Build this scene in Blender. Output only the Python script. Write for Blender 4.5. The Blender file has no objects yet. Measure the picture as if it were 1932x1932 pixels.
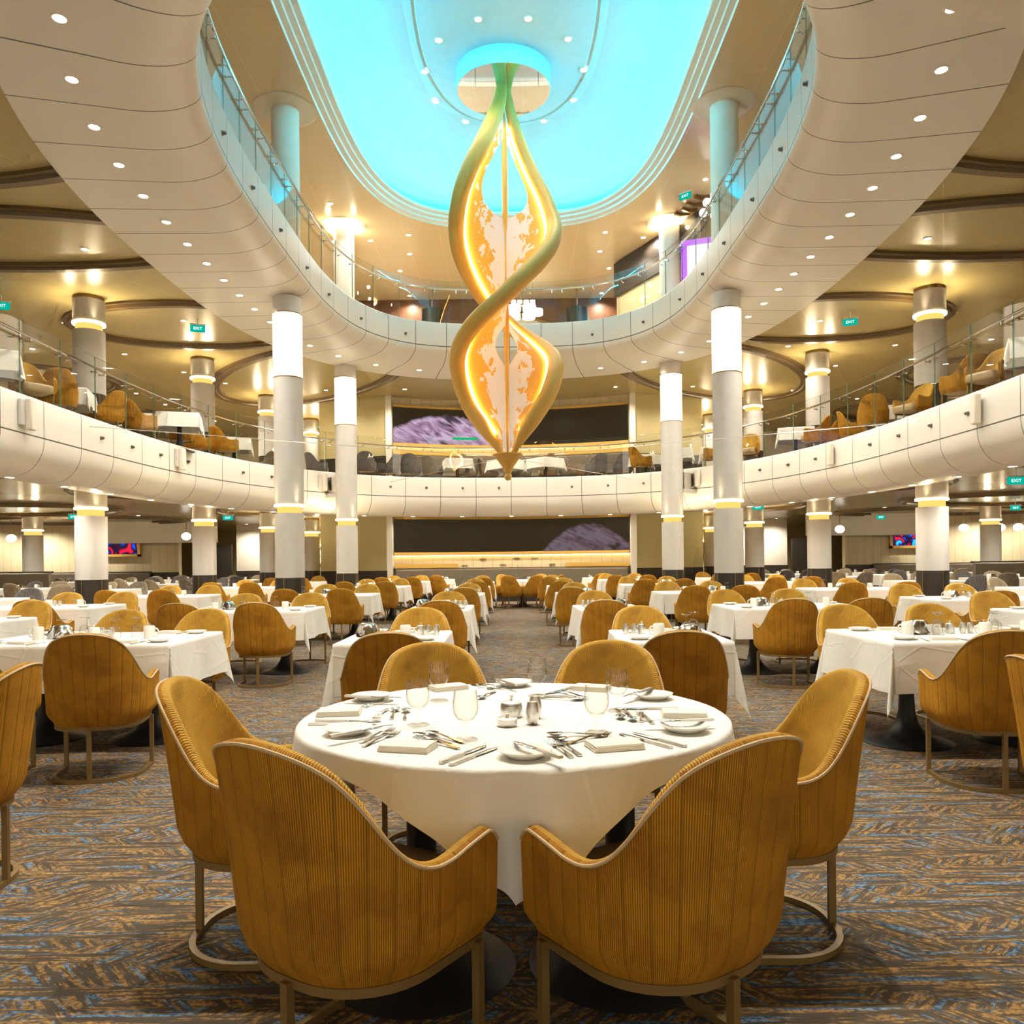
import bpy, math, random
from mathutils import Vector, Matrix
random.seed(7)
S = bpy.context.scene
COL = S.collection
PI = math.pi

# ------------------------------------------------------------------ camera
FPX, CAMH, ROLL = 1500.0, 1.30, 0.011
cd = bpy.data.cameras.new('camera'); cam = bpy.data.objects.new('camera', cd); COL.objects.link(cam)
cd.sensor_width = 36.0; cd.lens = 36.0 * FPX / 1932.0; cd.shift_y = 92.0 / 1932.0
cd.clip_start = 0.05; cd.clip_end = 200
cam.location = (0, 0, CAMH)
cam.rotation_euler = (Matrix.Rotation(PI / 2, 4, 'X') @ Matrix.Rotation(-ROLL, 4, 'Z')).to_euler()
S.camera = cam

# ------------------------------------------------------------------ world, exposure
w = bpy.data.worlds.new('ambient_fill'); S.world = w; w.use_nodes = True  # added warm fill, let in where the hall stays open behind the camera
bg = w.node_tree.nodes['Background']; bg.inputs[0].default_value = (1.0, 0.90, 0.73, 1); bg.inputs[1].default_value = 0.95
vs = S.view_settings; S.display_settings.display_device = 'sRGB'
vs.view_transform = 'Standard'; vs.look = 'None'; vs.gamma = 1.0; vs.use_curve_mapping = False
vs.exposure = 0.36
try:
    cy = S.cycles
    cy.max_bounces = 6; cy.diffuse_bounces = 3; cy.glossy_bounces = 2; cy.transmission_bounces = 4; cy.transparent_max_bounces = 10
    cy.caustics_reflective = False; cy.caustics_refractive = False; cy.sample_clamp_indirect = 4.0; cy.use_denoising = True
    cy.use_adaptive_sampling = True; cy.adaptive_threshold = 0.14; cy.adaptive_min_samples = 14
except Exception:
    pass

# lamp power, tuned together
LP = dict(soffit_up=24, soffit_low=17, deck_one=52, deck_two=40, deck_three=44, dome=14, table=112, ring=30, ring_top=9)
WARM = (1.0, 0.79, 0.50)
WHITE = (1.0, 0.935, 0.83)

# levels
FL2, FL3, CE1, CE2, CE3 = 3.62, 7.24, 2.93, 6.55, 10.08
SOL, SOU, TL, TU = 2.62, 6.40, 3.72, 7.34

def at(px, py, z):
    """the point of the level plane z that photograph pixel (px, py) shows"""
    dx, dy = px - 966, py - 1058
    c, s = math.cos(ROLL), math.sin(ROLL)
    u, v = dx * c - dy * s, dx * s + dy * c
    d = (CAMH - z) * FPX / v
    return Vector((u * d / FPX, d, z))

# ------------------------------------------------------------------ tagging
def tag(o, label, cat, group=None):
    o['label'] = label; o['category'] = cat
    if group: o['group'] = group
    return o
def thing(name, label, cat, loc=(0, 0, 0), rz=0.0, group=None):
    o = bpy.data.objects.new(name, None); COL.objects.link(o); o.empty_display_size = 0.1
    o.location = loc; o.rotation_euler = (0, 0, rz)
    return tag(o, label, cat, group)
def struct(o):
    o['kind'] = 'structure'; return o
def children(o):
    return KIDS.get(o.as_pointer(), [])
KIDS = {}
def adopt(c, p):
    c.parent = p; KIDS.setdefault(p.as_pointer(), []).append(c)
def dup(o, loc=None, rz=None, label=None, group=None, parent=None, cat=None):
    c = o.copy(); COL.objects.link(c)
    if loc is not None: c.location = loc
    if rz is not None: c.rotation_euler = (0, 0, rz)
    if label: c['label'] = label
    if cat: c['category'] = cat
    if group: c['group'] = group
    elif 'group' in c.keys() and parent is None: del c['group']
    if parent is not None: adopt(c, parent)
    for k in list(children(o)): dup(k, parent=c)
    return c

# ------------------------------------------------------------------ materials
def newmat(name):
    m = bpy.data.materials.new(name); m.use_nodes = True
    nt = m.node_tree; nt.nodes.clear()
    out = nt.nodes.new('ShaderNodeOutputMaterial')
    return m, nt, out
def N(nt, t, **k):
    n = nt.nodes.new('ShaderNode' + t)
    for a, b in k.items(): setattr(n, a, b)
    return n
def setin(n, **k):
    for a, b in k.items(): n.inputs[a.replace('_', ' ')].default_value = b
def L(nt, a, b): nt.links.new(a, b)
def mth(nt, op, a, b=None, c=None):
    n = N(nt, 'Math', operation=op)
    for i, x in enumerate((a, b, c)):
        if x is None: continue
        if isinstance(x, (int, float)): n.inputs[i].default_value = x
        else: L(nt, x, n.inputs[i])
    return n.outputs[0]
def mixc(nt, fac, a, b):
    n = N(nt, 'Mix', data_type='RGBA')
    for i, x in ((0, fac), (6, a), (7, b)):
        if isinstance(x, (int, float)): n.inputs[i].default_value = x
        elif isinstance(x, tuple): n.inputs[i].default_value = (*x[:3], 1)
        else: L(nt, x, n.inputs[i])
    return n.outputs[2]
def ramp(nt, fac, stops, interp='LINEAR'):
    n = N(nt, 'ValToRGB'); cr = n.color_ramp; cr.interpolation = interp
    while len(cr.elements) < len(stops): cr.elements.new(0.5)
    for e, (p, c) in zip(cr.elements, stops):
        e.position = p; e.color = (*c[:3], 1) if isinstance(c, tuple) else (c, c, c, 1)
    L(nt, fac, n.inputs[0]); return n.outputs[0]
def noise(nt, vec, scale, detail=3, rough=0.55, dist=0.0):
    n = N(nt, 'TexNoise'); setin(n, Scale=scale, Detail=detail, Roughness=rough, Distortion=dist)
    if vec is not None: L(nt, vec, n.inputs['Vector'])
    return n.outputs[0]
def mapping(nt, vec, scale=(1, 1, 1), rot=(0, 0, 0), loc=(0, 0, 0)):
    n = N(nt, 'Mapping'); n.inputs['Scale'].default_value = scale; n.inputs['Rotation'].default_value = rot; n.inputs['Location'].default_value = loc
    L(nt, vec, n.inputs['Vector']); return n.outputs[0]
def coord(nt, which='Object'): return N(nt, 'TexCoord').outputs[which]
def bump(nt, h, strength=0.3, dist=0.01):
    n = N(nt, 'Bump'); setin(n, Strength=strength, Distance=dist); L(nt, h, n.inputs['Height']); return n.outputs[0]
def pbr(name, color, rough=0.5, metal=0.0, var=0.06, vscale=6.0, bmp=0.0, bscale=60.0, spec=0.5, sheen=0.0, coat=0.0, emit=None, es=0.0):
    m, nt, out = newmat(name)
    p = N(nt, 'BsdfPrincipled'); L(nt, p.outputs[0], out.inputs[0])
    oc = coord(nt)
    n1 = noise(nt, oc, vscale)
    lo = tuple(c * (1 - var) for c in color); hi = tuple(min(1, c * (1 + var)) for c in color)
    L(nt, mixc(nt, n1, lo, hi), p.inputs['Base Color'])
    setin(p, Roughness=rough, Metallic=metal)
    p.inputs['Specular IOR Level'].default_value = spec
    if sheen: p.inputs['Sheen Weight'].default_value = sheen
    if coat: p.inputs['Coat Weight'].default_value = coat
    if bmp:
        L(nt, bump(nt, noise(nt, oc, bscale), bmp, 0.004), p.inputs['Normal'])
    if emit:
        p.inputs['Emission Color'].default_value = (*emit, 1); p.inputs['Emission Strength'].default_value = es
    m['pbr'] = 1
    return m
def emis(name, color, strength, sample=True):
    m, nt, out = newmat(name); e = N(nt, 'Emission'); e.inputs[0].default_value = (*color, 1); e.inputs[1].default_value = strength
    L(nt, e.outputs[0], out.inputs[0])
    if not sample:
        try: m.cycles.emission_sampling = 'NONE'
        except Exception: pass
    return m
def thin_glass(name, tint=(1, 1, 1), ior=1.5, k=1.0, edge=1.0):
    m, nt, out = newmat(name)
    t = N(nt, 'BsdfTransparent')
    g = N(nt, 'BsdfGlossy'); g.inputs['Roughness'].default_value = 0.0
    lw = N(nt, 'LayerWeight'); f0 = ((ior - 1) / (ior + 1)) ** 2
    fr = mth(nt, 'MULTIPLY_ADD', mth(nt, 'POWER', lw.outputs['Facing'], 5.0), (1 - f0) * k, f0)
    L(nt, mixc(nt, mth(nt, 'POWER', lw.outputs['Facing'], 2.0), tint, tuple(q * edge for q in tint)), t.inputs[0])
    mx = N(nt, 'MixShader'); L(nt, fr, mx.inputs[0]); L(nt, t.outputs[0], mx.inputs[1]); L(nt, g.outputs[0], mx.inputs[2])
    L(nt, mx.outputs[0], out.inputs[0]); return m

MAT = {}
MAT['cream'] = pbr('cream_paint', (0.78, 0.71, 0.58), 0.42)
MAT['cream_ceiling'] = pbr('cream_ceiling', (0.78, 0.66, 0.45), 0.30)
MAT['column'] = pbr('column_wrap', (0.62, 0.58, 0.52), 0.45)
MAT['white'] = pbr('white_dome_cyan_lit', (0.44, 0.80, 0.90), 0.5)  # white dome, with the cyan cove light tinted into its colour
MAT['tan_carpet'] = pbr('tan_carpet', (0.45, 0.36, 0.24), 0.9)  # unseen upper-deck floors, made paler to bounce light onto the ceilings
MAT['olive_wall'] = pbr('ochre_wall', (0.52, 0.43, 0.20), 0.6)
MAT['dark_base'] = pbr('dark_wood_base', (0.030, 0.022, 0.016), 0.35)
MAT['brown_trim'] = pbr('bronze_brown_molding', (0.135, 0.082, 0.032), 0.38)
MAT['bronze'] = pbr('bronze', (0.30, 0.20, 0.07), 0.35, 0.7)
MAT['gold'] = pbr('brushed_gold_frame', (0.235, 0.145, 0.045), 0.45, 0.35)
MAT['gold_bright'] = pbr('gold_leaf', (0.72, 0.45, 0.10), 0.42, 0.5)
MAT['gold_satin'] = pbr('satin_gold_paint', (0.60, 0.335, 0.060), 0.50, 0.10)
MAT['black'] = pbr('black_metal', (0.018, 0.017, 0.016), 0.42)
MAT['steel'] = pbr('brushed_steel', (0.72, 0.69, 0.64), 0.34, 1.0, bmp=0.05, bscale=200)
MAT['dark_steel'] = pbr('dark_steel', (0.16, 0.15, 0.14), 0.35, 0.8)
MAT['chrome'] = pbr('polished_steel', (0.80, 0.80, 0.80), 0.10, 1.0, var=0.02)
MAT['ceramic'] = pbr('white_china', (0.83, 0.81, 0.74), 0.18, 0, 0.02)
MAT['wood'] = pbr('walnut_panel', (0.16, 0.062, 0.025), 0.4, 0, 0.35, 3.0)
MAT['paper'] = pbr('card_white', (0.82, 0.80, 0.76), 0.6)
MAT['ink'] = pbr('ink_grey', (0.05, 0.05, 0.06), 0.6)
MAT['seat'] = pbr('tan_leather', (0.42, 0.29, 0.15), 0.45, bmp=0.1)
MAT['piping'] = pbr('beige_piping', (0.58, 0.42, 0.22), 0.6)
MAT['banquette'] = pbr('taupe_banquette', (0.15, 0.118, 0.075), 0.55, bmp=0.1)
MAT['mirror'] = pbr('mirror_steel', (0.9, 0.9, 0.9), 0.02, 1.0, var=0.0)
MAT['grey_plastic'] = pbr('light_grey_plastic', (0.60, 0.57, 0.53), 0.4)
MAT['glow_warm'] = emis('warm_ring_glow', (1.0, 0.74, 0.36), 12.0)
MAT['glow_gold'] = emis('gold_recess_glow', (1.0, 0.60, 0.14), 1.0)
MAT['lens'] = emis('downlight_lens', (1.0, 0.93, 0.78), 28.0, False)
MAT['globe'] = emis('opal_globe', (1.0, 0.93, 0.78), 4.0)
MAT['tan_wall'] = pbr('tan_wall', (0.52, 0.39, 0.21), 0.6)
MAT['glass'] = thin_glass('clear_glass', (0.99, 0.985, 0.975), 1.5, 1.15, 0.86)
MAT['rail_glass'] = thin_glass('balustrade_glass', (0.965, 0.975, 0.965), 1.5, 1.0)
MAT['glass_edge'] = pbr('green_glass_edge', (0.16, 0.30, 0.20), 0.15, spec=0.8)
MAT['exit'] = emis('exit_sign_green', (0.0, 0.36, 0.27), 1.0)
MAT['exit_white'] = emis('exit_sign_white', (0.85, 1.0, 0.95), 1.4)
MAT['led_cyan'] = emis('cyan_cove_strip', (0.02, 0.72, 1.0), 170.0)
MAT['led_gold'] = emis('amber_edge_strip', (1.0, 0.52, 0.13), 42.0)

def mat_onyx():
    m, nt, out = newmat('lit_onyx_panel'); e = N(nt, 'Emission'); oc = coord(nt)
    n = noise(nt, mapping(nt, oc, (2, 2, 0.9)), 1.6, 6, 0.6, 1.2)
    L(nt, ramp(nt, n, [(0.3, (1.0, 0.72, 0.40)), (0.5, (1.0, 0.88, 0.66)), (0.7, (1.0, 0.95, 0.82))]), e.inputs[0]); e.inputs[1].default_value = 2.5
    L(nt, e.outputs[0], out.inputs[0]); return m
MAT['onyx'] = mat_onyx()

def mat_fascia(name, groove, line=0.011):
    """cream panels with thin dark joints: u counts panels, v runs down the profile in metres"""
    m, nt, out = newmat(name); p = N(nt, 'BsdfPrincipled'); L(nt, p.outputs[0], out.inputs[0])
    uv = N(nt, 'SeparateXYZ'); L(nt, coord(nt, 'UV'), uv.inputs[0])
    fu = mth(nt, 'FRACT', uv.outputs[0])
    du = mth(nt, 'MINIMUM', fu, mth(nt, 'SUBTRACT', 1.0, fu))
    lu = mth(nt, 'LESS_THAN', du, line * 0.55)
    lv = mth(nt, 'LESS_THAN', mth(nt, 'ABSOLUTE', mth(nt, 'SUBTRACT', uv.outputs[1], groove)), 0.010)
    ln = mth(nt, 'MAXIMUM', lu, lv)
    L(nt, mixc(nt, ln, (0.74, 0.695, 0.61), (0.07, 0.055, 0.04)), p.inputs['Base Color']); setin(p, Roughness=0.42)
    return m
MAT['fascia_up'] = mat_fascia('upper_balcony_panels', 0.98, 0.016)
MAT['fascia_low'] = mat_fascia('lower_balcony_panels', 0.93, 0.013)

def mat_ceiling(name, col, pitch=1.15, ang=0.0, rough=0.32):
    m, nt, out = newmat(name); p = N(nt, 'BsdfPrincipled'); L(nt, p.outputs[0], out.inputs[0])
    oc = mapping(nt, coord(nt), (1, 1, 1), (0, 0, ang)); s = N(nt, 'SeparateXYZ'); L(nt, oc, s.inputs[0])
    ln = None
    for k in range(2):
        f = mth(nt, 'FRACT', mth(nt, 'DIVIDE', s.outputs[k], pitch * (1 if k else 2.2)))
        a = mth(nt, 'LESS_THAN', f, 0.008)
        ln = a if ln is None else mth(nt, 'MAXIMUM', ln, a)
    base = mixc(nt, noise(nt, coord(nt), 0.7), tuple(c * 0.92 for c in col), col)
    L(nt, mixc(nt, ln, base, tuple(min(1, c * 1.25) for c in col)), p.inputs['Base Color']); setin(p, Roughness=rough); return m
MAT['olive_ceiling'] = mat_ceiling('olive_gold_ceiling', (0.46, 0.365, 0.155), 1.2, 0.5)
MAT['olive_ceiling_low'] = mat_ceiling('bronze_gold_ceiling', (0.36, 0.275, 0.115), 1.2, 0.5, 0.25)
MAT['slat_ceiling'] = mat_ceiling('cream_slat_ceiling', (0.74, 0.60, 0.37), 0.42, 0.0, 0.22)

def mat_velvet(name, outer, inner=None, rib=0.0050, chan=0.060, cord=True, spot=None):
    """corduroy velvet; u is metres round the shell"""
    m, nt, out = newmat(name); p = N(nt, 'BsdfPrincipled'); L(nt, p.outputs[0], out.inputs[0])
    uv = N(nt, 'SeparateXYZ'); L(nt, coord(nt, 'UV'), uv.inputs[0])
    oc = coord(nt)
    big = noise(nt, oc, 7.0, 4, 0.6, 0.4)
    col = ramp(nt, big, [(0.30, (outer[0] * 0.66, outer[1] * 0.58, outer[2] * 0.6)), (0.52, outer), (0.75, tuple(min(1, c * 1.22) for c in outer))])
    f = mth(nt, 'MULTIPLY', uv.outputs[0], 2 * PI / rib)
    s1 = mth(nt, 'MULTIPLY_ADD', mth(nt, 'SINE', f), 0.5, 0.5)
    h = mth(nt, 'MULTIPLY', s1, 0.35 if cord else 0.0)
    if cord: col = mixc(nt, mth(nt, 'MULTIPLY', mth(nt, 'SUBTRACT', 1.0, s1), 0.85), col, (outer[0] * 0.27, outer[1] * 0.22, outer[2] * 0.2))
    if chan:
        c = mth(nt, 'FRACT', mth(nt, 'DIVIDE', uv.outputs[0], chan))
        e = mth(nt, 'MINIMUM', c, mth(nt, 'SUBTRACT', 1.0, c))
        seam = ramp(nt, e, [(0.0, 0.0), (0.14, 1.0)])
        h = mth(nt, 'ADD', h, mth(nt, 'MULTIPLY', seam, 1.6))
        col = mixc(nt, ramp(nt, e, [(0.0, 0.75), (0.06, 0.0)]), col, tuple(c * 0.35 for c in outer))
    if spot:
        vd = N(nt, 'VectorMath', operation='DISTANCE'); L(nt, oc, vd.inputs[0]); vd.inputs[1].default_value = spot
        col = mixc(nt, ramp(nt, mth(nt, 'ADD', vd.outputs['Value'], mth(nt, 'MULTIPLY', big, 0.03)), [(0.012, 0.6), (0.050, 0.0)]), col, (0.12, 0.06, 0.01))
    L(nt, col, p.inputs['Base Color']); setin(p, Roughness=0.75)
    p.inputs['Specular IOR Level'].default_value = 0.25
    p.inputs['Sheen Weight'].default_value = 0.35; p.inputs['Sheen Roughness'].default_value = 0.4
    p.inputs['Sheen Tint'].default_value = (*[min(1, c * 1.6) for c in outer], 1)
    L(nt, bump(nt, h, 0.8, 0.004), p.inputs['Normal'])
    return m
MUST = (0.62, 0.285, 0.016)
MAT['velvet_out'] = mat_velvet('mustard_corduroy_back', MUST)
MAT['velvet_in'] = mat_velvet('mustard_velvet_inside', (0.74, 0.42, 0.055), chan=0)
MAT['velvet_stain'] = mat_velvet('mustard_velvet_with_stain', (0.74, 0.42, 0.055), chan=0, spot=(0.11, -0.275, 0.80))
def mat_tweed(name, a, b):
    m, nt, out = newmat(name); p = N(nt, 'BsdfPrincipled'); L(nt, p.outputs[0], out.inputs[0])
    uvm = mapping(nt, coord(nt, 'UV'), (90, 9, 1))
    L(nt, mixc(nt, ramp(nt, noise(nt, uvm, 1.0, 4, 0.7), [(0.35, 0.0), (0.65, 1.0)]), a, b), p.inputs['Base Color']); setin(p, Roughness=0.85); return m
MAT['tweed_dark'] = mat_tweed('charcoal_tweed', (0.045, 0.040, 0.040), (0.20, 0.175, 0.165))
MAT['tweed_mid'] = mat_tweed('brown_grey_tweed', (0.09, 0.072, 0.05), (0.30, 0.245, 0.175))
MAT['tweed_light'] = mat_tweed('beige_tweed', (0.22, 0.17, 0.10), (0.46, 0.37, 0.24))

def mat_cloth():
    m, nt, out = newmat('white_linen'); p = N(nt, 'BsdfPrincipled'); L(nt, p.outputs[0], out.inputs[0])
    oc = coord(nt)
    L(nt, mixc(nt, noise(nt, oc, 3.0), (0.80, 0.765, 0.68), (0.86, 0.83, 0.75)), p.inputs['Base Color']); setin(p, Roughness=0.8)
    p.inputs['Sheen Weight'].default_value = 0.1
    v = N(nt, 'TexVoronoi', feature='DISTANCE_TO_EDGE'); setin(v, Scale=3.4); L(nt, mapping(nt, oc, (1, 1, 1), (0.3, 0.2, 0.4)), v.inputs['Vector'])
    cr = ramp(nt, v.outputs['Distance'], [(0.0, 1.0), (0.035, 0.0)])
    h = mth(nt, 'ADD', mth(nt, 'MULTIPLY', cr, 0.35), noise(nt, oc, 11.0, 4))
    L(nt, bump(nt, h, 0.28, 0.012), p.inputs['Normal']); return m
MAT['cloth'] = mat_cloth()
MAT['napkin'] = pbr('ivory_napkin', (0.80, 0.74, 0.61), 0.8, bmp=0.15, bscale=40)

def mat_carpet():
    m, nt, out = newmat('patterned_carpet'); p = N(nt, 'BsdfPrincipled'); L(nt, p.outputs[0], out.inputs[0])
    oc = coord(nt)
    def strokes(ang, sx, sy, seed, lo, hi):
        return ramp(nt, noise(nt, mapping(nt, mapping(nt, oc, (1, 1, 1), (0, 0, ang)), (sx, sy, 1), (0, 0, 0), (seed, seed * 1.7, 0)), 1.0, 3, 0.65), [(lo, 0.0), (hi, 1.0)])
    zone = noise(nt, mapping(nt, oc, (2.0, 6.5, 1), loc=(5, 3, 0)), 1.0, 2, 0.5)
    zone2 = noise(nt, mapping(nt, oc, (2.0, 6.0, 1), loc=(15, 9, 0)), 1.0, 2, 0.5)
    hz = strokes(0, 3.2, 42, 1.0, 0.49, 0.55)
    d1 = strokes(0.80, 7.0, 46, 3.0, 0.48, 0.54)
    d2 = strokes(-0.80, 7.0, 46, 6.0, 0.48, 0.54)
    z1 = ramp(nt, zone, [(0.52, 0.0), (0.56, 1.0)]); z2 = ramp(nt, zone2, [(0.54, 0.0), (0.58, 1.0)])
    st = mixc(nt, z2, mixc(nt, z1, hz, d1), d2)
    grit = ramp(nt, noise(nt, mapping(nt, oc, (45, 70, 1)), 1.0, 2, 0.7), [(0.40, 0.0), (0.60, 1.0)])
    base = mixc(nt, noise(nt, mapping(nt, oc, (3, 12, 1), loc=(2, 2, 0)), 1.0, 3), (0.038, 0.032, 0.030), (0.150, 0.118, 0.078))
    tan = mixc(nt, noise(nt, mapping(nt, oc, (6, 20, 1)), 1.0, 2), (0.38, 0.17, 0.03), (0.60, 0.37, 0.14))
    c = mixc(nt, mth(nt, 'MULTIPLY', st, mth(nt, 'MULTIPLY_ADD', grit, 0.8, 0.12)), base, tan)
    bz = strokes(0, 1.3, 28, 11.0, 0.565, 0.60); b1 = strokes(0.80, 3.6, 34, 13.0, 0.565, 0.60); b2 = strokes(-0.80, 3.6, 34, 17.0, 0.565, 0.60)
    bl = mixc(nt, z2, mixc(nt, z1, bz, b1), b2)
    blue = mixc(nt, grit, (0.03, 0.085, 0.18), (0.17, 0.31, 0.44))
    c = mixc(nt, mth(nt, 'MULTIPLY', bl, 0.85), c, blue)
    L(nt, c, p.inputs['Base Color']); setin(p, Roughness=0.95); p.inputs['Specular IOR Level'].default_value = 0.1
    L(nt, bump(nt, noise(nt, oc, 320.0, 2), 0.35, 0.004), p.inputs['Normal']); return m
MAT['carpet'] = mat_carpet()

def mat_panelwall(name, col, pitch=0.32, z0=0.0):
    m, nt, out = newmat(name); p = N(nt, 'BsdfPrincipled'); L(nt, p.outputs[0], out.inputs[0])
    s = N(nt, 'SeparateXYZ'); L(nt, coord(nt), s.inputs[0])
    f = mth(nt, 'FRACT', mth(nt, 'DIVIDE', s.outputs[0], pitch))
    L(nt, mixc(nt, mth(nt, 'LESS_THAN', f, 0.03), col, tuple(c * 0.45 for c in col)), p.inputs['Base Color']); setin(p, Roughness=0.5); return m
MAT['panel_wall'] = mat_panelwall('cream_upholstered_panels', (0.66, 0.55, 0.33))

# ------------------------------------------------------------------ mesh builder
class MB:
    def __init__(s): s.v = []; s.f = []; s.m = []; s.uv = []
    def vert(s, p): s.v.append(tuple(p)); return len(s.v) - 1
    def face(s, idx, mi=0, uv=None): s.f.append(tuple(idx)); s.m.append(mi); s.uv.append(uv)
    def grid(s, P, cu=False, cv=False, mi=0, uvf=None, flip=False, mif=None):
        nu, nv = len(P), len(P[0]); b = len(s.v)
        for r in P:
            for p in r: s.v.append(tuple(p))
        for i in range(nu if cu else nu - 1):
            for j in range(nv if cv else nv - 1):
                i2, j2 = (i + 1) % nu, (j + 1) % nv
                q = [b + i * nv + j, b + i2 * nv + j, b + i2 * nv + j2, b + i * nv + j2]
                u = [uvf(i, j), uvf(i + 1, j), uvf(i + 1, j + 1), uvf(i, j + 1)] if uvf else None
                if flip: q.reverse(); u = u[::-1] if u else None
                s.face(q, mif(i, j) if mif else mi, u)
        return b
    def lathe(s, prof, n=24, c=(0, 0, 0), mi=0, mif=None):
        rows = []
        for k in range(n):
            a = 2 * PI * k / n; ca, sa = math.cos(a), math.sin(a)
            rows.append([(c[0] + r * ca, c[1] + r * sa, c[2] + z) for r, z in prof])
        s.grid(rows, cu=True, mi=mi, mif=mif)
    def disc(s, r, z, n=24, c=(0, 0), mi=0, up=True):
        b = len(s.v)
        for k in range(n):
            a = 2 * PI * k / n; s.v.append((c[0] + r * math.cos(a), c[1] + r * math.sin(a), z))
        q = list(range(b, b + n)); s.face(q if up else q[::-1], mi)
    def tube(s, path, r, n=8, closed=False, mi=0, square=False, up=None, caps=True):
        P = [Vector(p) for p in path]; k = len(P); rows = []
        for i, p in enumerate(P):
            a = P[(i - 1) % k] if (closed or i > 0) else P[i]; b = P[(i + 1) % k] if (closed or i < k - 1) else P[i]
            t = (b - a).normalized()
            ref = Vector(up) if up else (Vector((0, 0, 1)) if abs(t.z) < 0.95 else Vector((0, 1, 0)))
            x = t.cross(ref)
            if x.length < 1e-5: x = t.cross(Vector((1, 0, 0)))
            x.normalize(); y = x.cross(t).normalized()
            rr = r[i] if isinstance(r, (list, tuple)) else r
            if square: rows.append([p + x * (rr * cx) + y * (rr * cy) for cx, cy in ((1, 1), (-1, 1), (-1, -1), (1, -1))])
            else: rows.append([p + x * (rr * math.cos(2 * PI * j / n)) + y * (rr * math.sin(2 * PI * j / n)) for j in range(n)])
        b = s.grid(rows, cu=closed, cv=True, mi=mi); m = len(rows[0])
        if caps and not closed:
            s.face([b + j for j in range(m)][::-1], mi); e = b + (k - 1) * m; s.face([e + j for j in range(m)], mi)
    def box(s, c, d, mi=0, rz=0.0, mx=None):
        x, y, z = d[0] / 2, d[1] / 2, d[2] / 2; b = len(s.v); R = mx or Matrix.Rotation(rz, 3, 'Z')
        for q in ((-x, -y, -z), (x, -y, -z), (x, y, -z), (-x, y, -z), (-x, -y, z), (x, -y, z), (x, y, z), (-x, y, z)):
            s.v.append(tuple(R @ Vector(q) + Vector(c)))
        for q in ((0, 3, 2, 1), (4, 5, 6, 7), (0, 1, 5, 4), (1, 2, 6, 5), (2, 3, 7, 6), (3, 0, 4, 7)): s.face([b + i for i in q], mi)
    def sphere(s, c, r, n=16, mi=0, sz=1.0):
        s.lathe([(max(1e-4, r * math.sin(PI * k / (n // 2))), -r * sz * math.cos(PI * k / (n // 2))) for k in range(n // 2 + 1)], n, c, mi)
    def build(s, name, mats, parent=None, loc=None, smooth=True, sharp=40, bevel=0.0, rz=None):
        me = bpy.data.meshes.new(name); me.from_pydata(s.v, [], s.f)
        if not isinstance(mats, (list, tuple)): mats = [mats]
        for m in mats: me.materials.append(MAT[m] if isinstance(m, str) else m)
        if any(i for i in s.m): me.polygons.foreach_set('material_index', s.m)
        if any(u is not None for u in s.uv):
            lay = me.uv_layers.new(name='UVMap'); flat = []
            for fc, u in zip(s.f, s.uv):
                for k in range(len(fc)): flat.extend(u[k] if u else (0, 0))
            lay.data.foreach_set('uv', flat)
        me.validate(); me.update()
        if smooth:
            me.shade_smooth()
            try: me.set_sharp_from_angle(angle=math.radians(sharp))
            except Exception: pass
        o = bpy.data.objects.new(name, me); COL.objects.link(o)
        if bevel:
            b = o.modifiers.new('bevel', 'BEVEL'); b.width = bevel; b.segments = 2; b.limit_method = 'ANGLE'
        if parent is not None: adopt(o, parent)
        if loc is not None: o.location = loc
        if rz is not None: o.rotation_euler = (0, 0, rz)
        return o
def sm(a, b, x):
    t = max(0.0, min(1.0, (x - a) / (b - a))); return t * t * (3 - 2 * t)
def lerp(a, b, t): return a + (b - a) * t
def pts_interp(keys, x):
    """smooth interpolation through (x, value) keys"""
    if x <= keys[0][0]: return keys[0][1]
    for i in range(len(keys) - 1):
        x0, v0 = keys[i]; x1, v1 = keys[i + 1]
        if x <= x1:
            m0 = (v1 - keys[i - 1][1]) / (x1 - keys[i - 1][0]) if i > 0 else (v1 - v0) / (x1 - x0)
            m1 = (keys[i + 2][1] - v0) / (keys[i + 2][0] - x0) if i + 2 < len(keys) else (v1 - v0) / (x1 - x0)
            t = (x - x0) / (x1 - x0); h = x1 - x0
            return (2*t**3 - 3*t*t + 1) * v0 + (t**3 - 2*t*t + t) * h * m0 + (-2*t**3 + 3*t*t) * v1 + (t**3 - t*t) * h * m1
    return keys[-1][1]
def ordinal(k): return ['first', 'second', 'third', 'fourth', 'fifth', 'sixth', 'seventh', 'eighth', 'ninth', 'tenth'][k]
# ================================================================== the hall
XW, Y0, Y1 = 30.0, -5.0, 40.0
def se_curve(yc, b, a_far, a_near, n_far, n_near, cnt=160):
    """closed oval, resampled evenly, starting behind the camera side"""
    raw = []
    for k in range(1440):
        t = -PI / 2 + 2 * PI * k / 1440; c, s = math.cos(t), math.sin(t)
        n = n_far if s > 0 else n_near; a = a_far if s > 0 else a_near
        raw.append(Vector((b * math.copysign(abs(c) ** (2 / n), c), yc + a * math.copysign(abs(s) ** (2 / n), s))))
    L_ = [0.0]
    for i in range(len(raw)): L_.append(L_[-1] + (raw[(i + 1) % len(raw)] - raw[i]).length)
    tot = L_[-1]; out = []; j = 0
    for k in range(cnt):
        d = tot * k / cnt
        while L_[j + 1] < d: j += 1
        t = (d - L_[j]) / max(1e-9, L_[j + 1] - L_[j]); out.append(raw[j].lerp(raw[(j + 1) % len(raw)], t))
    return out, tot
def normals(C):
    n = len(C); out = []
    for i in range(n):
        t = (C[(i + 1) % n] - C[i - 1]).normalized(); out.append(Vector((t.y, -t.x)))
    return out
NC = 192
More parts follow.
